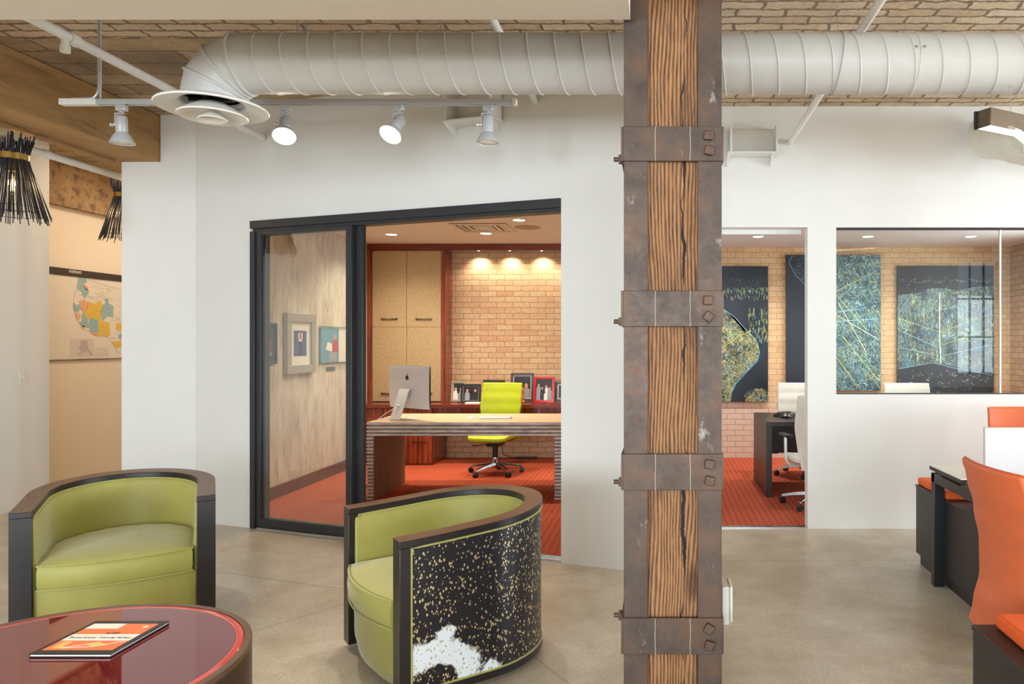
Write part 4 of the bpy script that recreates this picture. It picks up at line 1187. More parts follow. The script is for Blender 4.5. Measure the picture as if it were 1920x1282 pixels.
# ---------------------------------------------------------------- pictures on the wallpapered wall
def wall_art(pxa, pxb, yt, yb_, label, fm, bw, depth, inner, name='framed_picture'):
    Ya, Yb = [3.72*1380/(1240-p) for p in (pxa, pxb)]
    zt_ = 1.5+(643-yt)/1380*Ya; zb_ = 1.5+(643-yb_)/1380*Ya
    w, h = Yb-Ya, zt_-zb_
    f = thing(name, label, 'picture', (-3.72, (Ya+Yb)/2, (zt_+zb_)/2), PI/2)   # local -y points into the room (+X)
    b = MB()
    for (a, c_, d_, g) in ((-w/2, w/2, -h/2, -h/2+bw), (-w/2, w/2, h/2-bw, h/2), (-w/2, -w/2+bw, -h/2+bw, h/2-bw), (w/2-bw, w/2, -h/2+bw, h/2-bw)):
        b.box(a, c_, -depth, 0, d_, g)
    b.build('border', fm, f, bevel=.004)
    inner(f, w-2*bw, h-2*bw, -depth*.45)
    return f
blue = simple('print_blue', (52, 88, 140), .4, var=.15, nscale=6); navy = simple('print_navy', (34, 46, 74), .4, var=.2, nscale=8); teal = simple('print_teal', (96, 160, 184), .4, var=.15, nscale=6)
redp = simple('print_red', (186, 60, 66), .5, var=.1); silverf = simple('silver_frame', (176, 180, 172), .35, metal=.35, var=.04)
def poly(parent, name, pts, y, mat):
    b = MB(); b.add([(a, y, c_) for a, c_ in pts], [tuple(range(len(pts)))]); return b.build(name, mat, parent, fix=False)
def oval(cx, cz, rx, rz_, n=14): return [(cx+rx*math.cos(2*PI*j/n), cz+rz_*math.sin(2*PI*j/n)) for j in range(n)]
def in1(f, w, h, y):
    s_ = MB().box(-w/2, w/2, y, 0, -h/2, h/2).build('picture_sheet', navy, f)
    poly(s_, 'printed_figure', oval(0, -.02, w*.26, h*.24), y-.001, redp); poly(s_, 'printed_figure', oval(-w*.05, -h*.30, w*.36, h*.10), y-.0015, teal)
    poly(s_, 'printed_figure', oval(0, h*.12, w*.12, h*.09), y-.002, PM[1])
def in2(f, w, h, y):
    MB().box(-w/2, w/2, y, 0, -h/2, h/2).build('picture_mount', M['paper'], f)
    s_ = MB().box(-w*.31, w*.31, y-.002, y, -h*.29, h*.30).build('picture_sheet', blue, f)
    poly(s_, 'printed_figure', [(-.03, h*.05), (.03, h*.05), (.05, h*.23), (.0, h*.27), (-.05, h*.22)], y-.003, PM[3])
    poly(s_, 'printed_figure', oval(.0, h*.18, .02, .04), y-.0035, redp)
    poly(s_, 'printed_figure', [(-.05, -h*.28), (.05, -h*.28), (.035, h*.12), (-.03, h*.12)], y-.0025, navy)
def in3(f, w, h, y):
    s_ = MB().box(-w/2, w*.05, y, 0, -h/2, h/2).build('picture_sheet', teal, f)
    MB().box(w*.05, w/2, y, 0, -h/2, h/2).build('letter_sheet', M['paper'], f)
    poly(s_, 'printed_figure', [(-w*.16, -h*.2), (w*.02, -h*.2), (w*.02, h*.12), (-w*.08, h*.18), (-w*.16, h*.05)], y-.001, redp)
    poly(s_, 'printed_figure', oval(-w*.08, h*.24, w*.04, h*.08), y-.0015, PM[1])
    poly(s_, 'printed_figure', [(-w*.36, -h*.12), (-w*.16, -h*.18), (-w*.16, h*.05), (-w*.30, h*.1)], y-.0012, PM[3])
    poly(s_, 'printed_figure', [(-w*.28, -h*.48), (-w*.02, -h*.48), (-w*.02, -h*.2), (-w*.24, -h*.2)], y-.001, PM[2])
wall_art(478, 517, 604, 684, 'dark blue and red framed print, nearest on the wallpapered wall', navy, .03, .02, in1)
wall_art(531, 585, 586, 702, 'tall blue print in a wide silver frame on the wallpapered wall', silverf, .085, .045, in2)
wall_art(597, 660, 611, 684, 'clear-framed blue and pink print with a letter, farthest on the wallpapered wall', glass_mat('acrylic_edge', (.8, .9, .9), .1), .02, .03, in3)
o = MB().box(0, .008, -.11, .11, -.022, .022).build('name_plaque', simple('plaque', (96, 112, 118), .3, metal=.6), bevel=.002); o.location = (-3.72, 8.27, 1.21); tag(o, 'small grey plaque below the letter print on the wallpapered wall', 'plaque')

# ---------------------------------------------------------------- office ceiling fittings
def downlight(px, py, label, mat, e, colr, r=.062, zc=2.755):
    Y = (zc-1.5)*1380/(643-py); x = (px-1240)/1380*Y
    p = thing('recessed_downlight', label, 'light', (x, Y, zc), 0, 'recessed downlights')
    MB().lathe([(r*1.28, 0), (r*1.28, -.004), (r, -.006), (r*.96, 0)], 36).build('trim_ring', M['white'], p)
    MB().lathe([(r, -.003), (.001, -.0035)], 30).build('lens', mat, p)
    ld = bpy.data.lights.new('downlight_beam', 'SPOT'); ld.energy = e; ld.color = colr; ld.spot_size = math.radians(140); ld.spot_blend = 1; ld.shadow_soft_size = r
    lo = bpy.data.objects.new('downlight_beam', ld); col.objects.link(lo); lo.parent = p; lo.location = (0, 0, -.02)
    return p
WC = (1, .87, .72)
downlight(771, 413, 'round downlight in the office ceiling next to the door frame, nearer left one', M['puck'], 100, WC)
downlight(734, 439, 'round downlight in the office ceiling nearest the tall cabinet', M['puck'], 100, WC)
downlight(973, 412, 'round downlight in the office ceiling beside the round speaker grille', M['puck'], 100, WC)
downlight(911, 437, 'round downlight in the office ceiling just behind the air vent', M['puck'], 100, WC)
WW = (1, .93, .84)
downlight(1421, 443, 'round downlight seen through the doorway right of the column', M['puckw'], 120, WW)
downlight(1627, 443, 'round downlight seen through the interior window, left one', M['puckw'], 120, WW)
downlight(1820, 443, 'round downlight seen through the interior window, right one', M['puckw'], 120, WW)
v_ = thing('air_vent', 'square louvred ceiling vent between the office downlights', 'vent', (-1.93, 8.0, 2.755))
b = MB()
for k, (s_, zz) in enumerate([(.30, -.012), (.235, -.008), (.17, -.008), (.105, -.008)]):
    w_ = .035 if k else .05
    for (a, c_, d_, g) in ((-s_, s_, -s_, -s_+w_), (-s_, s_, s_-w_, s_), (-s_, -s_+w_, -s_+w_, s_-w_), (s_-w_, s_, -s_+w_, s_-w_)): b.box(a, c_, d_, g, zz, zz+.006)
b.box(-.06, .06, -.06, .06, -.008, -.002)
b.build('louvre_frame', M['white'], v_)
MB().box(-.29, .29, -.29, .29, -.001, .0).build('backing', M['blackmetal'], v_)
o = thing('ceiling_speaker', 'flush round speaker grille in the office ceiling', 'speaker', (-1.45, 7.98, 2.755))
MB().lathe([(.14, 0), (.14, -.005), (.13, -.007), (.001, -.008)], 40).build('grille', simple('grille', (176, 158, 142), .6), o)
o = thing('smoke_sensor', 'tiny round sensor ring in the office ceiling near the header', 'sensor', ((866-1240)/1380*7.4, 7.4, 2.755))
MB().lathe([(.05, 0), (.05, -.004), (.042, -.010), (.001, -.012)], 28).build('sensor_cap', M['ceil_office'], o)
o = thing('floor_outlet', 'small grey round outlet set in the orange carpet left of the desk', 'outlet', ((684-1240)/1380*7.65, 7.65, .006))
MB().lathe([(.06, 0), (.06, .006), (.05, .009), (.001, .009)], 28).build('outlet_lid', M['blackmetal'], o)
o = thing('power_adapter', 'black power strip with cord on the carpet behind the green chair', 'adapter', ((985-1240)/1380*9.45, 9.48, .006))
MB().box(-.13, .13, -.025, .025, 0, .03).build('strip_body', M['black'], o, bevel=.004)
MB().tube([(-.10, 0, .02), (-.2, .02, .02), (-.30, .04, .06), (-.33, .06, .2), (-.30, .07, .45), (-.28, .075, .70)], .005, n=6).build('cord', M['black'], o)
# ---------------------------------------------------------------- swivel chairs
def task_chair(loc, rz, mat, shell, label, group=None, arms=False, spin=.2, seat_h=.47, bw=.25):
    c = thing('swivel_chair', label, 'chair', loc, rz, group)   # faces local -y
    def back(u, w):
        zz = .36+.665*w
        pr = [(0, .215), (.12, .195), (.3, .165), (.5, .165), (.7, .19), (.88, .225), (1, .25)]
        for (a, ya), (b_, yb) in zip(pr, pr[1:]):
            if w <= b_: k = (w-a)/(b_-a); k = k*k*(3-2*k); y = ya+(yb-ya)*k; break
        hw_ = bw*(.80+.20*min(1, w/.6)) if w < .6 else bw*(1.0-.04*(w-.6)/.4)
        x = (2*u-1)*hw_
        return (x, y-.035*(2*u-1)**2*(.3+.7*w), zz)
    b = MB(); nu, nv = 14, 24; th = .036
    vs = [back(i/nu, j/nv) for j in range(nv+1) for i in range(nu+1)]
    n1 = len(vs)
    vs2 = [(x*.975, y+th*(1 if 0 < 1 else 0), z) for x, y, z in vs]
    q = lambda i, j: j*(nu+1)+i
    fs = [(q(i, j), q(i+1, j), q(i+1, j+1), q(i, j+1)) for j in range(nv) for i in range(nu)]
    fs += [(n1+q(i, j), n1+q(i, j+1), n1+q(i+1, j+1), n1+q(i+1, j)) for j in range(nv) for i in range(nu)]
    for i in range(nu): fs += [(q(i, 0), n1+q(i, 0), n1+q(i+1, 0), q(i+1, 0)), (q(i, nv), q(i+1, nv), n1+q(i+1, nv), n1+q(i, nv))]
    for j in range(nv): fs += [(q(0, j), q(0, j+1), n1+q(0, j+1), n1+q(0, j)), (q(nu, j), n1+q(nu, j), n1+q(nu, j+1), q(nu, j+1))]
    b.add(vs+vs2, fs, 0, True); bk_ = b.build('backrest', mat, c)
    md = bk_.modifiers.new('Bevel', 'BEVEL'); md.width = .010; md.segments = 3; md.limit_method = 'ANGLE'; md.angle_limit = math.radians(50)
    edge = [vs[q(0, j)] for j in range(nv+1)]+[vs[q(i, nv)] for i in range(1, nu+1)]+[vs[q(nu, j)] for j in range(nv-1, -1, -1)]
    edge = [(x*.99, y+th*.5+(.0), z+(.002 if z > 1.02 else 0)) for x, y, z in edge]
    MB().tube([(x*1.005, y, z) for x, y, z in edge], .003, n=6).build('seam_piping', mat, bk_)
    # seat
    b = MB(); w = .245
    lev = [(.0, .90, 0), (.012, .98, 0), (.03, 1.0, 0), (.048, .985, 0), (.058, .93, 0), (.062, .7, 0), (.063, .3, 0)]
    P = []
    for k in range(32):
        a = 2*PI*k/32; ca, sa = math.cos(a), math.sin(a); e = .42
        P.append((w*math.copysign(abs(ca)**e, ca), .245*math.copysign(abs(sa)**e, sa)-.055))
    for dz_, s_, _ in lev: b.v += [Vector((x*s_, y*s_+(-.0), seat_h-.062+dz_-(.02*max(0, -y-.2)/.1))) for x, y in P]
    n = len(P)
    for i in range(len(lev)-1):
        for k in range(n): b.f.append((i*n+k, i*n+(k+1) % n, (i+1)*n+(k+1) % n, (i+1)*n+k)); b.m.append(0); b.sm.append(True)
    b.f += [tuple(range(n)), tuple(range((len(lev)-1)*n, len(lev)*n))]; b.m += [0, 0]; b.sm += [True, True]
    b.build('seat', mat, c)
    b = MB(); lev = [(seat_h-.06, .90), (seat_h-.085, .80), (seat_h-.105, .52), (seat_h-.11, .2)]
    for z_, s_ in lev: b.v += [Vector((x*s_, y*s_, z_)) for x, y in P]
    for i in range(len(lev)-1):
        for k in range(n): b.f.append((i*n+k, i*n+(k+1) % n, (i+1)*n+(k+1) % n, (i+1)*n+k)); b.m.append(0); b.sm.append(True)
    b.f += [tuple(range(n)), tuple(range((len(lev)-1)*n, len(lev)*n))]; b.m += [0, 0]; b.sm += [True, True]
    b.build('seat_shell', shell, c)
    b = MB(); b.box(-.075, .075, -.09, .10, seat_h-.15, seat_h-.105); b.box(-.05, .05, .05, .20, seat_h-.135, seat_h-.10); b.build('mechanism', M['black'], c, bevel=.008)
    b = MB(); b.cyl((-.06, -.03, seat_h-.13), (-.20, -.05, seat_h-.145), .006, n=8); b.box(-.25, -.19, -.062, -.038, seat_h-.152, seat_h-.142); b.build('lever', M['black'], c, bevel=.002)
    b = MB(); b.cyl((0, 0, .19), (0, 0, seat_h-.14), .031, n=20); b.build('gas_column', M['black'], c)
    MB().lathe([(.035, .02+.05), (.040, .09), (.040, .13), (.030, .145), (.027, .22), (.0265, .22)], 24, cap=True).build('hub', M['chrome'], c)
    for k in range(5):
        a = spin+2*PI*k/5; Rr = RZ(a)
        b = MB(); n_ = 8; vs = []
        for i in range(n_+1):
            u = i/n_; x = .025+.285*u; zt_ = .132-.028*u-.022*u*u; hgt = .036-.016*u; wd_ = .021-.007*u
            vs += [(x, -wd_, zt_-hgt), (x, wd_, zt_-hgt), (x, wd_*.8, zt_), (x, -wd_*.8, zt_)]
        fs = [(i*4+j, i*4+(j+1) % 4, (i+1)*4+(j+1) % 4, (i+1)*4+j) for i in range(n_) for j in range(4)]+[(0, 1, 2, 3), (n_*4+3, n_*4+2, n_*4+1, n_*4)]
        b.add(vs, fs, 0, False, Rr); b.cyl((.30, 0, .05), (.30, 0, .085), .007, n=8, M=Rr)
        arm = b.build('base_arm', M['chrome'], c, bevel=.003)
        b = MB(); sw = RZ(a*2.3)
        K = Rr @ T(.305, 0, 0) @ sw
        b.cyl((.0, -.024, .028), (.0, -.006, .028), .028, n=18, M=K); b.cyl((.0, .006, .028), (.0, .024, .028), .028, n=18, M=K); b.box(-.012, .020, -.006, .006, .02, .055, M=K)
        b.build('caster', M['black'], arm)
    if arms:
        for s_ in (-1, 1):
            b = MB(); b.tube([(s_*.10, .02, seat_h-.10), (s_*.24, .02, seat_h-.10), (s_*.285, .01, seat_h-.04), (s_*.285, -.0, seat_h+.17)], .014, n=10); b.build('arm_post', M['anod'], c)
            b = MB(); b.box(s_*.285-.035, s_*.285+.035, -.12, .12, seat_h+.17, seat_h+.195); b.build('armrest', M['black'], c, bevel=.01)
    return c
FL = .006
g1 = task_chair((-1.90, 8.42, FL), face(-.16, -.98), M['green'], M['green_dark'], 'lime green leather swivel chair behind the plywood office desk', spin=.55)
# orange chairs
o1 = task_chair((1.512, 2.85, 0), face(1, .04), M['orange'], M['orange'], 'large orange leather swivel chair in the right foreground', 'orange swivel chairs', spin=.60)
o2 = task_chair((2.62, 5.17, 0), face(-.1, -1), M['orange'], M['orange'], 'orange swivel chair whose top shows behind the white desk screen', 'orange swivel chairs', spin=.3)

# ---------------------------------------------------------------- bench desk
bd = thing('bench_desk', 'white-topped bench desk with black steel frame at the right edge', 'desk', (2.9, 3.9, 0))
ox, oy = 2.9, 3.9; XL, XR = 1.677, 4.2; ZT = .74
for (ya, yb) in ((4.12, 4.60), (3.2, 3.83)):
    t_ = MB().box(XL-ox, XR-ox, ya-oy, yb-oy, ZT-.006, ZT).build('worktop', M['desktop'], bd)
    MB().box(XL-ox-.001, XR-ox+.001, ya-oy-.001, yb-oy+.001, ZT-.028, ZT-.006).build('worktop_edge', M['pedestal'], bd)
MB().box(XL-ox, XR-ox, 3.831-oy, 4.119-oy, ZT-.10, ZT-.03).build('cable_trough', M['pedestal'], bd)
MB().box(2.02-ox, XR-ox, 3.80-oy, 3.835-oy, ZT-.03, ZT+.004).build('trough_lip', M['pedestal'], bd)
for (x, y) in ((XL+.003, 4.53), (XL+.003, 3.21), (XR-.07, 4.53), (XR-.07, 3.21)):
    MB().box(x-ox, x+.065-ox, y-oy, y+.055-oy, 0, ZT-.045).build('leg', M['blackmetal'], bd, bevel=.003)
b = MB(); b.box(XL+.003-ox, XL+.063-ox, 3.26-oy, 4.58-oy, ZT-.10, ZT-.045); b.box(XL+.07-ox, XR-.07-ox, 4.50-oy, 4.55-oy, ZT-.09, ZT-.045); b.box(XL+.07-ox, XR-.07-ox, 3.24-oy, 3.29-oy, ZT-.09, ZT-.045)
b.build('side_rail', M['blackmetal'], bd, bevel=.003)
o = thing('desk_screen', 'plain white privacy screen standing on the bench desk', 'screen', (3.0, 4.10, ZT))
MB().box(1.797-3.0, 4.18-3.0, -.014, .014, .0, .29).build('screen_panel', M['screen'], o, bevel=.004)

def pedestal(x0, x1, y0, y1, h, label, cush, drawers=True):
    p = thing('storage_pedestal', label, 'cabinet', ((x0+x1)/2, (y0+y1)/2, 0))
    cx, cy = (x0+x1)/2, (y0+y1)/2
    MB().box(x0-cx, x1-cx, y0-cy, y1-cy, .07, h-.018).build('carcass', M['pedestal'], p, bevel=.002)
    MB().box(x0-cx-.003, x1-cx+.003, y0-cy-.003, y1-cy+.003, h-.018, h).build('top_panel', M['pedestal'], p, bevel=.002)
    MB().box(x0-cx+.02, x1-cx-.01, y0-cy+.02, y1-cy-.03, 0, .07).build('plinth', M['pedestal'], p)
    return p
pedestal(1.742, 2.25, 3.52, 5.035, .535, 'low black storage cabinet under and beyond the bench desk end', None)
def cushion(x0, x1, y0, y1, z, label):
    cx, cy = (x0+x1)/2, (y0+y1)/2
    o = MB().box(x0-cx, x1-cx, y0-cy, y1-cy, 0, .05).build('seat_pad', M['orange_cush'], bevel=.014, seg=4); o.location = (cx, cy, z)
    for p in o.data.polygons: p.use_smooth = True
    return tag(o, label, 'cushion', 'orange seat pads')
cushion(1.75, 2.24, 4.82, 5.03, .535, 'orange seat pad at the far end of the low black cabinet')
cushion(1.75, 2.24, 4.52, 4.815, .535, 'orange seat pad on the low black cabinet, right behind the desk leg')
pedestal(1.062, 1.60, 1.75, 2.51, .54, 'black storage cabinet in the right foreground corner', None)
cushion(1.125, 1.59, 1.80, 2.485, .54, 'orange seat pad on the nearest black cabinet, right foreground')

# ---------------------------------------------------------------- meeting room
mt = thing('meeting_table', 'dark espresso slab-legged meeting table behind the doorway', 'table', (2.2, 7.64, FL))
ox, oy = 2.2, 7.64
MB().box(1.019-ox, 3.5-ox, 7.14-oy, 8.12-oy, .735-.045-FL, .735-FL).build('tabletop', M['espresso'], mt, bevel=.002)
for x in (1.019, 3.445): MB().box(x-ox, x+.055-ox, 7.14-oy, 8.12-oy, 0, .735-.045-FL).build('leg', M['espresso'], mt, bevel=.002)
b = MB(); b.box(1.074-ox, 3.445-ox, 7.60-oy, 7.63-oy, .36, .68); b.box(1.074-ox, 1.20-ox, 7.55-oy, 7.60-oy, .36, .68); b.build('modesty_panel', M['espresso'], mt)
ph = thing('conference_phone', 'black three-lobed conference phone on the meeting table', 'phone', (1.30, 7.62, .735), .3)
P = []
for k in range(60):
    a = 2*PI*k/60; r = .12+.045*math.cos(3*a); P.append((r*math.cos(a), r*math.sin(a)))
b = MB(); lev = [(0, .97), (.012, 1.0), (.02, .97), (.035, .78), (.05, .5), (.056, .25)]
for z_, s_ in lev: b.v += [Vector((x*s_, y*s_, z_)) for x, y in P]
n = len(P)
for i in range(len(lev)-1):
    for k in range(n): b.f.append((i*n+k, i*n+(k+1) % n, (i+1)*n+(k+1) % n, (i+1)*n+k)); b.m.append(0); b.sm.append(True)
b.f += [tuple(range(n)), tuple(range((len(lev)-1)*n, len(lev)*n))]; b.m += [0, 0]; b.sm += [True, True]
b.build('phone_body', M['black'], ph)
MB().box(-.03, .03, -.045, .02, .050, .058).build('keypad', M['blackmetal'], ph, bevel=.002)
for k in range(3):
    a = 2*PI*k/3; MB().ball((.115*math.cos(a), .115*math.sin(a), .018), (.03, .03, .012), 12).build('speaker_lobe', M['pedestal'], ph)
MG = 'white swivel chairs at the meeting table'
task_chair((1.42, 6.78, FL), face(-.12, .99), M['whiteleather'], M['whiteleather'], 'white leather swivel chair nearest the doorway, its back cut off by the door jamb', MG, spin=-.47, bw=.25, arms=True)
task_chair((1.60, 8.36, FL), face(-.10, -1), M['whiteleather'], M['whiteleather'], 'white leather swivel chair beyond the meeting table, below the dark city picture', MG, spin=.9, bw=.27, arms=True)
task_chair((2.84, 8.30, FL), face(0, -1), M['whiteleather'], M['whiteleather'], 'white leather swivel chair whose top edge shows above the interior window sill', MG, spin=.9, bw=.27)

# city pictures
CB = simple('canvas_navy', (20, 28, 42), .35, var=.5, nscale=3)
def canvas_base(name, stops, sc_=2.2, net=None, rot=0):
    t = NT(name); v = t.coord(); n = t.noise(v, sc_, 7, .7, .6)
    c = t.ramp(n, [(p, L(c_)) for p, c_ in stops])
    if net:
        for k, (scale, th, colr, st) in enumerate(net):
            vv = t.coord(st, rot=(0, rot+(.0 if k % 2 == 0 else .5), 0), loc=(k*3, 0, k))
            ve = t.new('ShaderNodeTexVoronoi', _feature='DISTANCE_TO_EDGE', Scale=scale); ve.inputs['Randomness'].default_value = .75; t.l(vv, ve.inputs['Vector'])
            m = t.ramp(ve.outputs['Distance'], [(th*.4, (1, 1, 1)), (th, (0, 0, 0))])
            gate = t.ramp(t.noise(t.coord(loc=(k, k, 0)), 5+2*k, 5, .7), [(.44, (0, 0, 0)), (.62, (1, 1, 1))])
            c = t.mix(t.math('MULTIPLY', m, gate), c, L(colr))
    t.base(c); t.rough(.35); return t.mat
C1 = canvas_base('canvas_sky', [(.3, (12, 16, 24)), (.5, (20, 32, 44)), (.7, (32, 60, 76))])
NET = [(16, .07, (176, 196, 96), (1, 1, 1)), (34, .07, (120, 190, 206), (1, 1, .8)), (50, .08, (214, 214, 140), (1, 1, 1.6)), (26, .05, (226, 190, 100), (1, 1, .5))]
C1B = canvas_base('canvas_town', [(.3, (10, 24, 30)), (.5, (22, 48, 50)), (.7, (54, 84, 72))], 6, NET, .5)
C2 = canvas_base('canvas_city', [(.3, (14, 36, 46)), (.5, (34, 74, 88)), (.7, (92, 136, 148))], 5, [(12, .035, (206, 216, 110), (1, 1, .35)), (30, .045, (140, 208, 226), (1, 1, .35)), (44, .06, (200, 220, 190), (1, 1, .4)), (22, .03, (170, 220, 230), (.5, 1, 1))], -.5)
C3 = canvas_base('canvas_water', [(.3, (26, 32, 44)), (.7, (40, 46, 60))])
LM = [simple('paint_yellow_green', (196, 204, 92), .5), simple('paint_pale_cyan', (150, 206, 222), .5), simple('paint_cream', (226, 226, 196), .5), simple('paint_teal', (54, 122, 146), .5), simple('paint_orange', (204, 150, 70), .5), simple('paint_blue', (60, 130, 190), .5), simple('paint_dim_green', (92, 120, 62), .5)]
def inpoly(x, y, P):
    r = False; n = len(P)
    for i in range(n):
        (xa, ya), (xb, yb) = P[i], P[(i+1) % n]
        if (ya > y) != (yb > y) and x < (xb-xa)*(y-ya)/(yb-ya)+xa: r = not r
    return r
class Canvas:
    def __init__(s, name, label, x0, x1, z0, z1, base, d=.04):
        s.x0, s.x1, s.z0, s.z1 = x0, x1, z0, z1; s.w = x1-x0; s.h = z1-z0
        s.o = thing(name, label, 'picture', ((x0+x1)/2, 9.6, (z0+z1)/2))
        s.can = MB().box(-s.w/2, s.w/2, -d-.005, -.005, -s.h/2, s.h/2).build('canvas', base, s.o)
        s.y = -d-.005; s.b = MB(); s.k = 0
    def P(s, u, v): return (-s.w/2+u*s.w, s.h/2-v*s.h)
    def line(s, u0, v0, u1, v1, wd, mi):
        (a, b_), (c_, d_) = s.P(u0, v0), s.P(u1, v1)
        dx, dz = c_-a, d_-b_; Ln = math.hypot(dx, dz)
        if Ln < 1e-5: return
        nx, nz = -dz/Ln*wd/2, dx/Ln*wd/2; s.k += 1; y = s.y-.0006-(s.k % 40)*.00002
        pts = [(a+nx, b_+nz), (a-nx, b_-nz), (c_-nx, d_-nz), (c_+nx, d_+nz)]
        if any(abs(p[0]) > s.w/2 or abs(p[1]) > s.h/2 for p in pts): return
        s.b.add([(p[0], y, p[1]) for p in pts], [(0, 1, 2, 3)], mi)
    def poly(s, pts, mat, name, lift=.0004):
        b = MB(); b.add([(s.P(u, v)[0], s.y-lift, s.P(u, v)[1]) for u, v in pts], [tuple(range(len(pts)))])
        b.build(name, mat, s.can, fix=False)
    def path(s, pts, wd, mi, n=8):
        for (a, b_), (c_, d_) in zip(pts, pts[1:]):
            s.line(a, b_, c_, d_, wd, mi)
    def done(s): s.b.build('painted_lights', LM, s.can, fix=False)
rn = random.Random(11)
# picture 1: river town
c1 = Canvas('city_canvas', 'aerial night city picture with a curving dark river, seen through the doorway', .415, 1.384, .739, 2.497, C1)
land = [(0, .30), (.15, .27), (.40, .315), (.55, .37), (.67, .445), (.79, .51), (.87, .575), (.89, .64), (.86, .70), (.754, .76), (.65, .82), (.57, .87), (.52, .93), (.50, 1), (0, 1)]
c1.poly(land, C1B, 'city_field')
c1.poly([(.70, 1), (.68, .95), (.78, .905), (.92, .90), (1, .93), (1, 1)], C1B, 'city_field')
c1.poly([(0, .24), (.2, .20), (.4, .245), (.75, .225), (1, .235), (1, .33), (.8, .31), (.7, .50), (.62, .44), (.4, .30), (.15, .25)], C3, 'water_field')
for k in range(500):
    u, v = rn.random(), rn.uniform(.27, 1)
    if not inpoly(u, v, land): continue
    ang = (.5+.25*math.sin(v*5)) if rn.random() < .55 else (-1.0+.2*math.sin(u*4)); l_ = rn.uniform(.02, .10)
    du, dv_ = math.cos(ang)*l_, math.sin(ang)*l_*.55
    if inpoly(u+du, v+dv_, land): c1.line(u, v, u+du, v+dv_, rn.uniform(.0015, .004), rn.choice([0, 0, 1, 2, 3, 3, 6, 6, 4, 5]))
c1.path([(u-.005, v) for u, v in land[1:13]], .006, 1); c1.path([(u, v) for u, v in land[7:14]], .010, 5)
c1.path([(.39, .60), (.60, .52), (.78, .475)], .008, 0)
for k in range(260):
    u, v = rn.random(), .155+rn.random()**1.5*.075; h_ = rn.uniform(.004, .03); c1.line(u, v, u+rn.uniform(-.01, .01), v+h_, rn.uniform(.002, .005), rn.choice([0, 2, 1, 3, 6]))
for k in range(90):
    u, v = rn.random(), .07+.05*rn.random()+.03*u; c1.line(u, v, u+rn.uniform(.004, .03), v+.001, .002, rn.choice([4, 6, 2, 3]))
for k in range(200):
    u = rn.uniform(.74, .99); v = rn.uniform(.30, .55)
    if .83 < u < .88 and v < .4: continue
    c1.line(u, v, u+rn.uniform(-.004, .004), v+rn.uniform(.01, .035), rn.uniform(.002, .005), rn.choice([0, 6, 3, 2, 6]))
for k in range(90):
    u, v = rn.uniform(.72, .99), rn.uniform(.915, .985); c1.line(u, v, u+rn.uniform(-.03, .03), v+rn.uniform(-.01, .01), .003, rn.choice([5, 3, 1, 0]))
c1.done()
# picture 2: diagonal grid city, dark water to the left
c2 = Canvas('city_canvas', 'tall aerial night city picture of bright diagonal streets, behind the door jamb', 1.62, 2.844, .884, 2.642, C3, .05)
city = [(.06, 0), (.03, .06), (.10, .15), (.20, .22), (.32, .34), (.42, .55), (.48, .8), (.52, 1), (1, 1), (1, 0)]
c2.poly([(.06, 0), (.03, .06), (.10, .13), (.20, .22), (.20, 0)], C3, 'shore_field')
c2.poly([(.20, .0), (.20, .22), (.32, .34), (.42, .55), (.48, .8), (.52, 1), (1, 1), (1, 0)], C2, 'city_field')
for k in range(80):
    u, v = rn.uniform(.04, .2), rn.uniform(0, .22)
    if inpoly(u, v, city): c2.line(u, v, u+rn.uniform(-.01, .05), v+rn.uniform(.0, .02), .002, rn.choice([3, 1, 6]))
c2.path([(.06, .005), (.03, .06), (.10, .15), (.20, .22)], .004, 1)
for k in range(700):
    u, v = rn.uniform(.2, 1), rn.uniform(.05, .99)
    if not inpoly(u, v, city): continue
    r_ = rn.random(); l_ = rn.uniform(.03, .14)
    ang = 1.12 if r_ < .6 else (-.32 if r_ < .85 else -.75)
    ang += .12*math.sin(u*7)
    du, dv_ = math.cos(ang)*l_, math.sin(ang)*l_*.7
    c2.line(u, v, u+du, v+dv_, rn.uniform(.0015, .004), rn.choice([1, 1, 3, 0, 2, 3, 5, 6, 3]))
for (a, b_, c_, d_) in ((.2, .38, .95, .12), (.35, .15, .85, .55), (.25, .45, .75, .40), (.55, .45, .97, .62), (.4, .62, .75, .97), (.55, .35, .85, .72), (.3, .5, .98, .47), (.6, .6, .98, .93)):
    c2.line(a, b_, c_, d_, .009, rn.choice([0, 0, 2, 1]))
c2.done()
# picture 3: skyline with long central avenue
C4 = canvas_base('canvas_skyline', [(.3, (14, 24, 36)), (.5, (30, 58, 76)), (.7, (84, 130, 150))], 4, [(26, .045, (190, 214, 140), (1.6, 1, .3)), (40, .05, (150, 210, 230), (2, 1, .35)), (36, .05, (216, 220, 180), (.5, 1, 1.8))], 0)
c3 = Canvas('city_canvas', 'wide aerial night city picture with one bright central avenue, behind the glass', 3.066, 4.318, .79, 2.503, CB)
c3.poly([(.0, .22), (.2, .21), (.35, .17), (.5, .17), (.62, .19), (.8, .16), (1, .15), (1, .82), (.8, .79), (.55, .76), (.45, .735), (.35, .73), (.2, .75), (0, .78)], C4, 'skyline_field')
for k in range(700):
    u = rn.random(); v = .13+rn.random()*.62
    if rn.random() < .5: v = .22+rn.random()*.35
    dens = .55+.45*math.exp(-((u-.42)/.25)**2)
    if rn.random() > dens: continue
    if v < .45:
        c3.line(u, v, u+rn.uniform(-.003, .003), v+rn.uniform(.008, .04), rn.uniform(.0015, .004), rn.choice([1, 0, 3, 2, 3, 6, 5]))
    else:
        d_ = (u-.43); c3.line(u, v, u+d_*.12+rn.uniform(-.02, .02), v+rn.uniform(-.012, .02), rn.uniform(.002, .005), rn.choice([1, 3, 3, 0, 5, 6]))
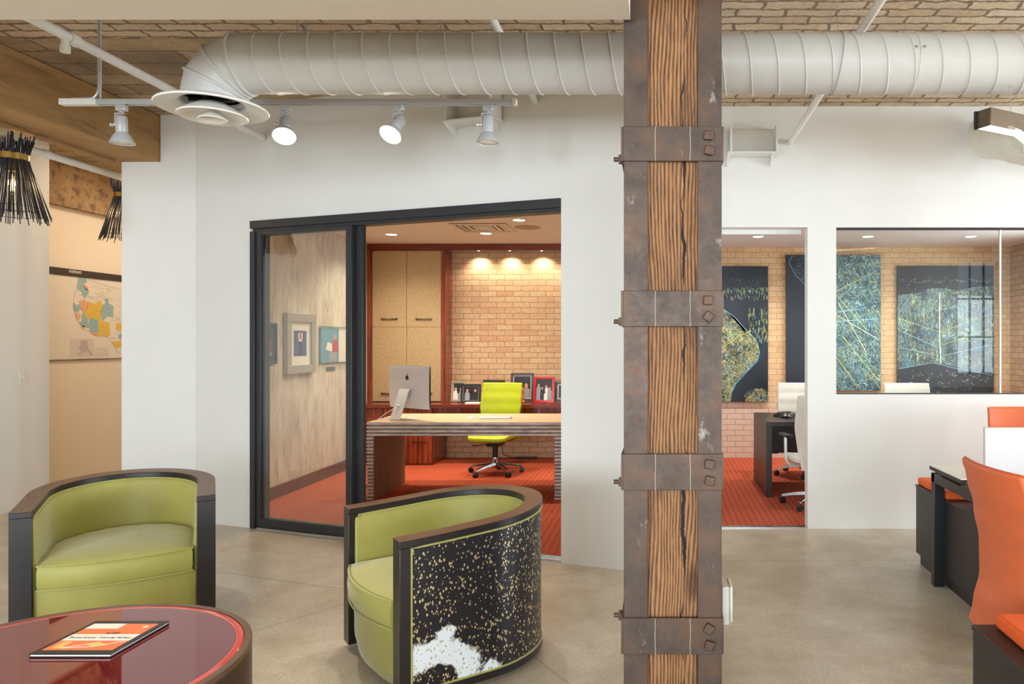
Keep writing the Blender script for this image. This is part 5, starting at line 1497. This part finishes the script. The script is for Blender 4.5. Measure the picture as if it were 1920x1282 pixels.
for k in range(150):
    u, v = rn.random(), .085+.02*rn.random()+.03*math.sin(rn.random()*2); c3.line(u, v, u+rn.uniform(.005, .03), v, .002, rn.choice([2, 3, 6]))
c3.path([(.44, .20), (.435, .4), (.44, .6), (.45, .74)], .014, 2)
c3.path([(.30, .30), (.42, .34), (.58, .31), (.75, .35)], .004, 1)
c3.path([(.02, .78), (.2, .755), (.35, .735), (.45, .745), (.55, .77), (.8, .80), (.98, .83)], .006, 1)
for (a, b_, c_, d_) in ((.05, .50, .42, .62), (.95, .48, .46, .60), (.03, .62, .42, .68), (.97, .60, .47, .68), (.02, .40, .42, .50), (.98, .36, .45, .5)): c3.line(a, b_, c_, d_, .005, rn.choice([0, 1]))
for k in range(120):
    u, v = rn.random(), rn.uniform(.80, .98); c3.line(u, v, u+rn.uniform(-.04, .04), v+rn.uniform(-.02, .02), .003, rn.choice([3, 1, 2]))
c3.done()

# ---------------------------------------------------------------- fittings at the right edge
o = thing('linear_pendant', 'bronze box-shaped linear ceiling lamp glowing underneath at the right edge', 'lamp', (1.567, 3.50, 2.57), math.atan2(.114, .214))
b = MB(); zt_, zb_ = .052, -.033
b.box(0, .9, 0, .006, zb_, zt_); b.box(0, .9, .080, .086, zb_, zt_); b.box(0, .9, .006, .080, zt_-.006, zt_); b.box(0, .006, .006, .080, zb_, zt_)
b.build('housing', simple('bronze_housing', (112, 96, 78), .35, metal=.7), o, bevel=.001)
MB().box(.006, .9, .006, .080, zb_+.002, zb_+.008).build('diffuser', M['tubeglow'], o)
MB().box(-.010, 0, .074, .088, zb_-.002, zt_).build('end_plate', M['blackmetal'], o)
for x, zc in ((.2, .225), (.7, .29)): MB().cyl((x, .043, zt_), (x, .043, zc), .002, n=6).build('cord', M['silver'], o)
dl = thing('duct_elbow', 'white segmented duct elbow against the far wall below the linear lamp', 'duct', (2.60, 5.42, 3.02))
rings = []
for a in (0, 18, 40, 62, 84):
    ar = math.radians(a); BRr = .30; rr = .175
    c_ = Vector((BRr*(1-math.cos(ar))-.02, 0, -BRr*math.sin(ar)*.0)) + Vector((0, .35-.35*math.sin(ar)*1.0, .10-.28*(math.sin(ar))**1.5*.6))
    nrm_u = Vector((math.cos(ar), math.sin(ar)*.6, 0)).normalized()
    rings.append([c_+nrm_u*(rr*math.cos(q))+Vector((0, -.15*math.sin(ar), 1)).normalized()*(rr*math.sin(q)) for q in [2*PI*j/48 for j in range(48)]])
b = MB(); vs = [p for r_ in rings for p in r_]; fs = []
for i in range(len(rings)-1):
    for j in range(48):
        j2 = (j+1) % 48; fs.append((i*48+j, i*48+j2, (i+1)*48+j2, (i+1)*48+j))
fs.append(tuple(range(4*48, 5*48)))
b.add(vs, fs, 0, True); b.build('segment_shell', M['white'], dl)
for r_ in rings: MB().tube(r_, .006, n=6, closed=True).build('segment_seam', M['white'], dl)
o = thing('glass_pendant', 'clear glass jar pendant at the right edge under the linear lamp', 'pendant', (1.64, 3.32, 2.42), 0)
Q = RY(-.9)
MB().lathe([(.03, .09), (.045, .07), (.055, .03), (.055, -.05), (.05, -.07), (.03, -.085), (.005, -.09)], 28, M=Q).build('glass_jar', M['glass'], o)
MB().lathe([(.012, .06), (.018, .04), (.018, -.03), (.004, -.045)], 20, M=Q, cap=True).build('lamp', M['tubeglow'], o)
MB().cyl((.07, 0, .056), (.07, 0, .98), .003, n=6).build('cord', M['black'], o)
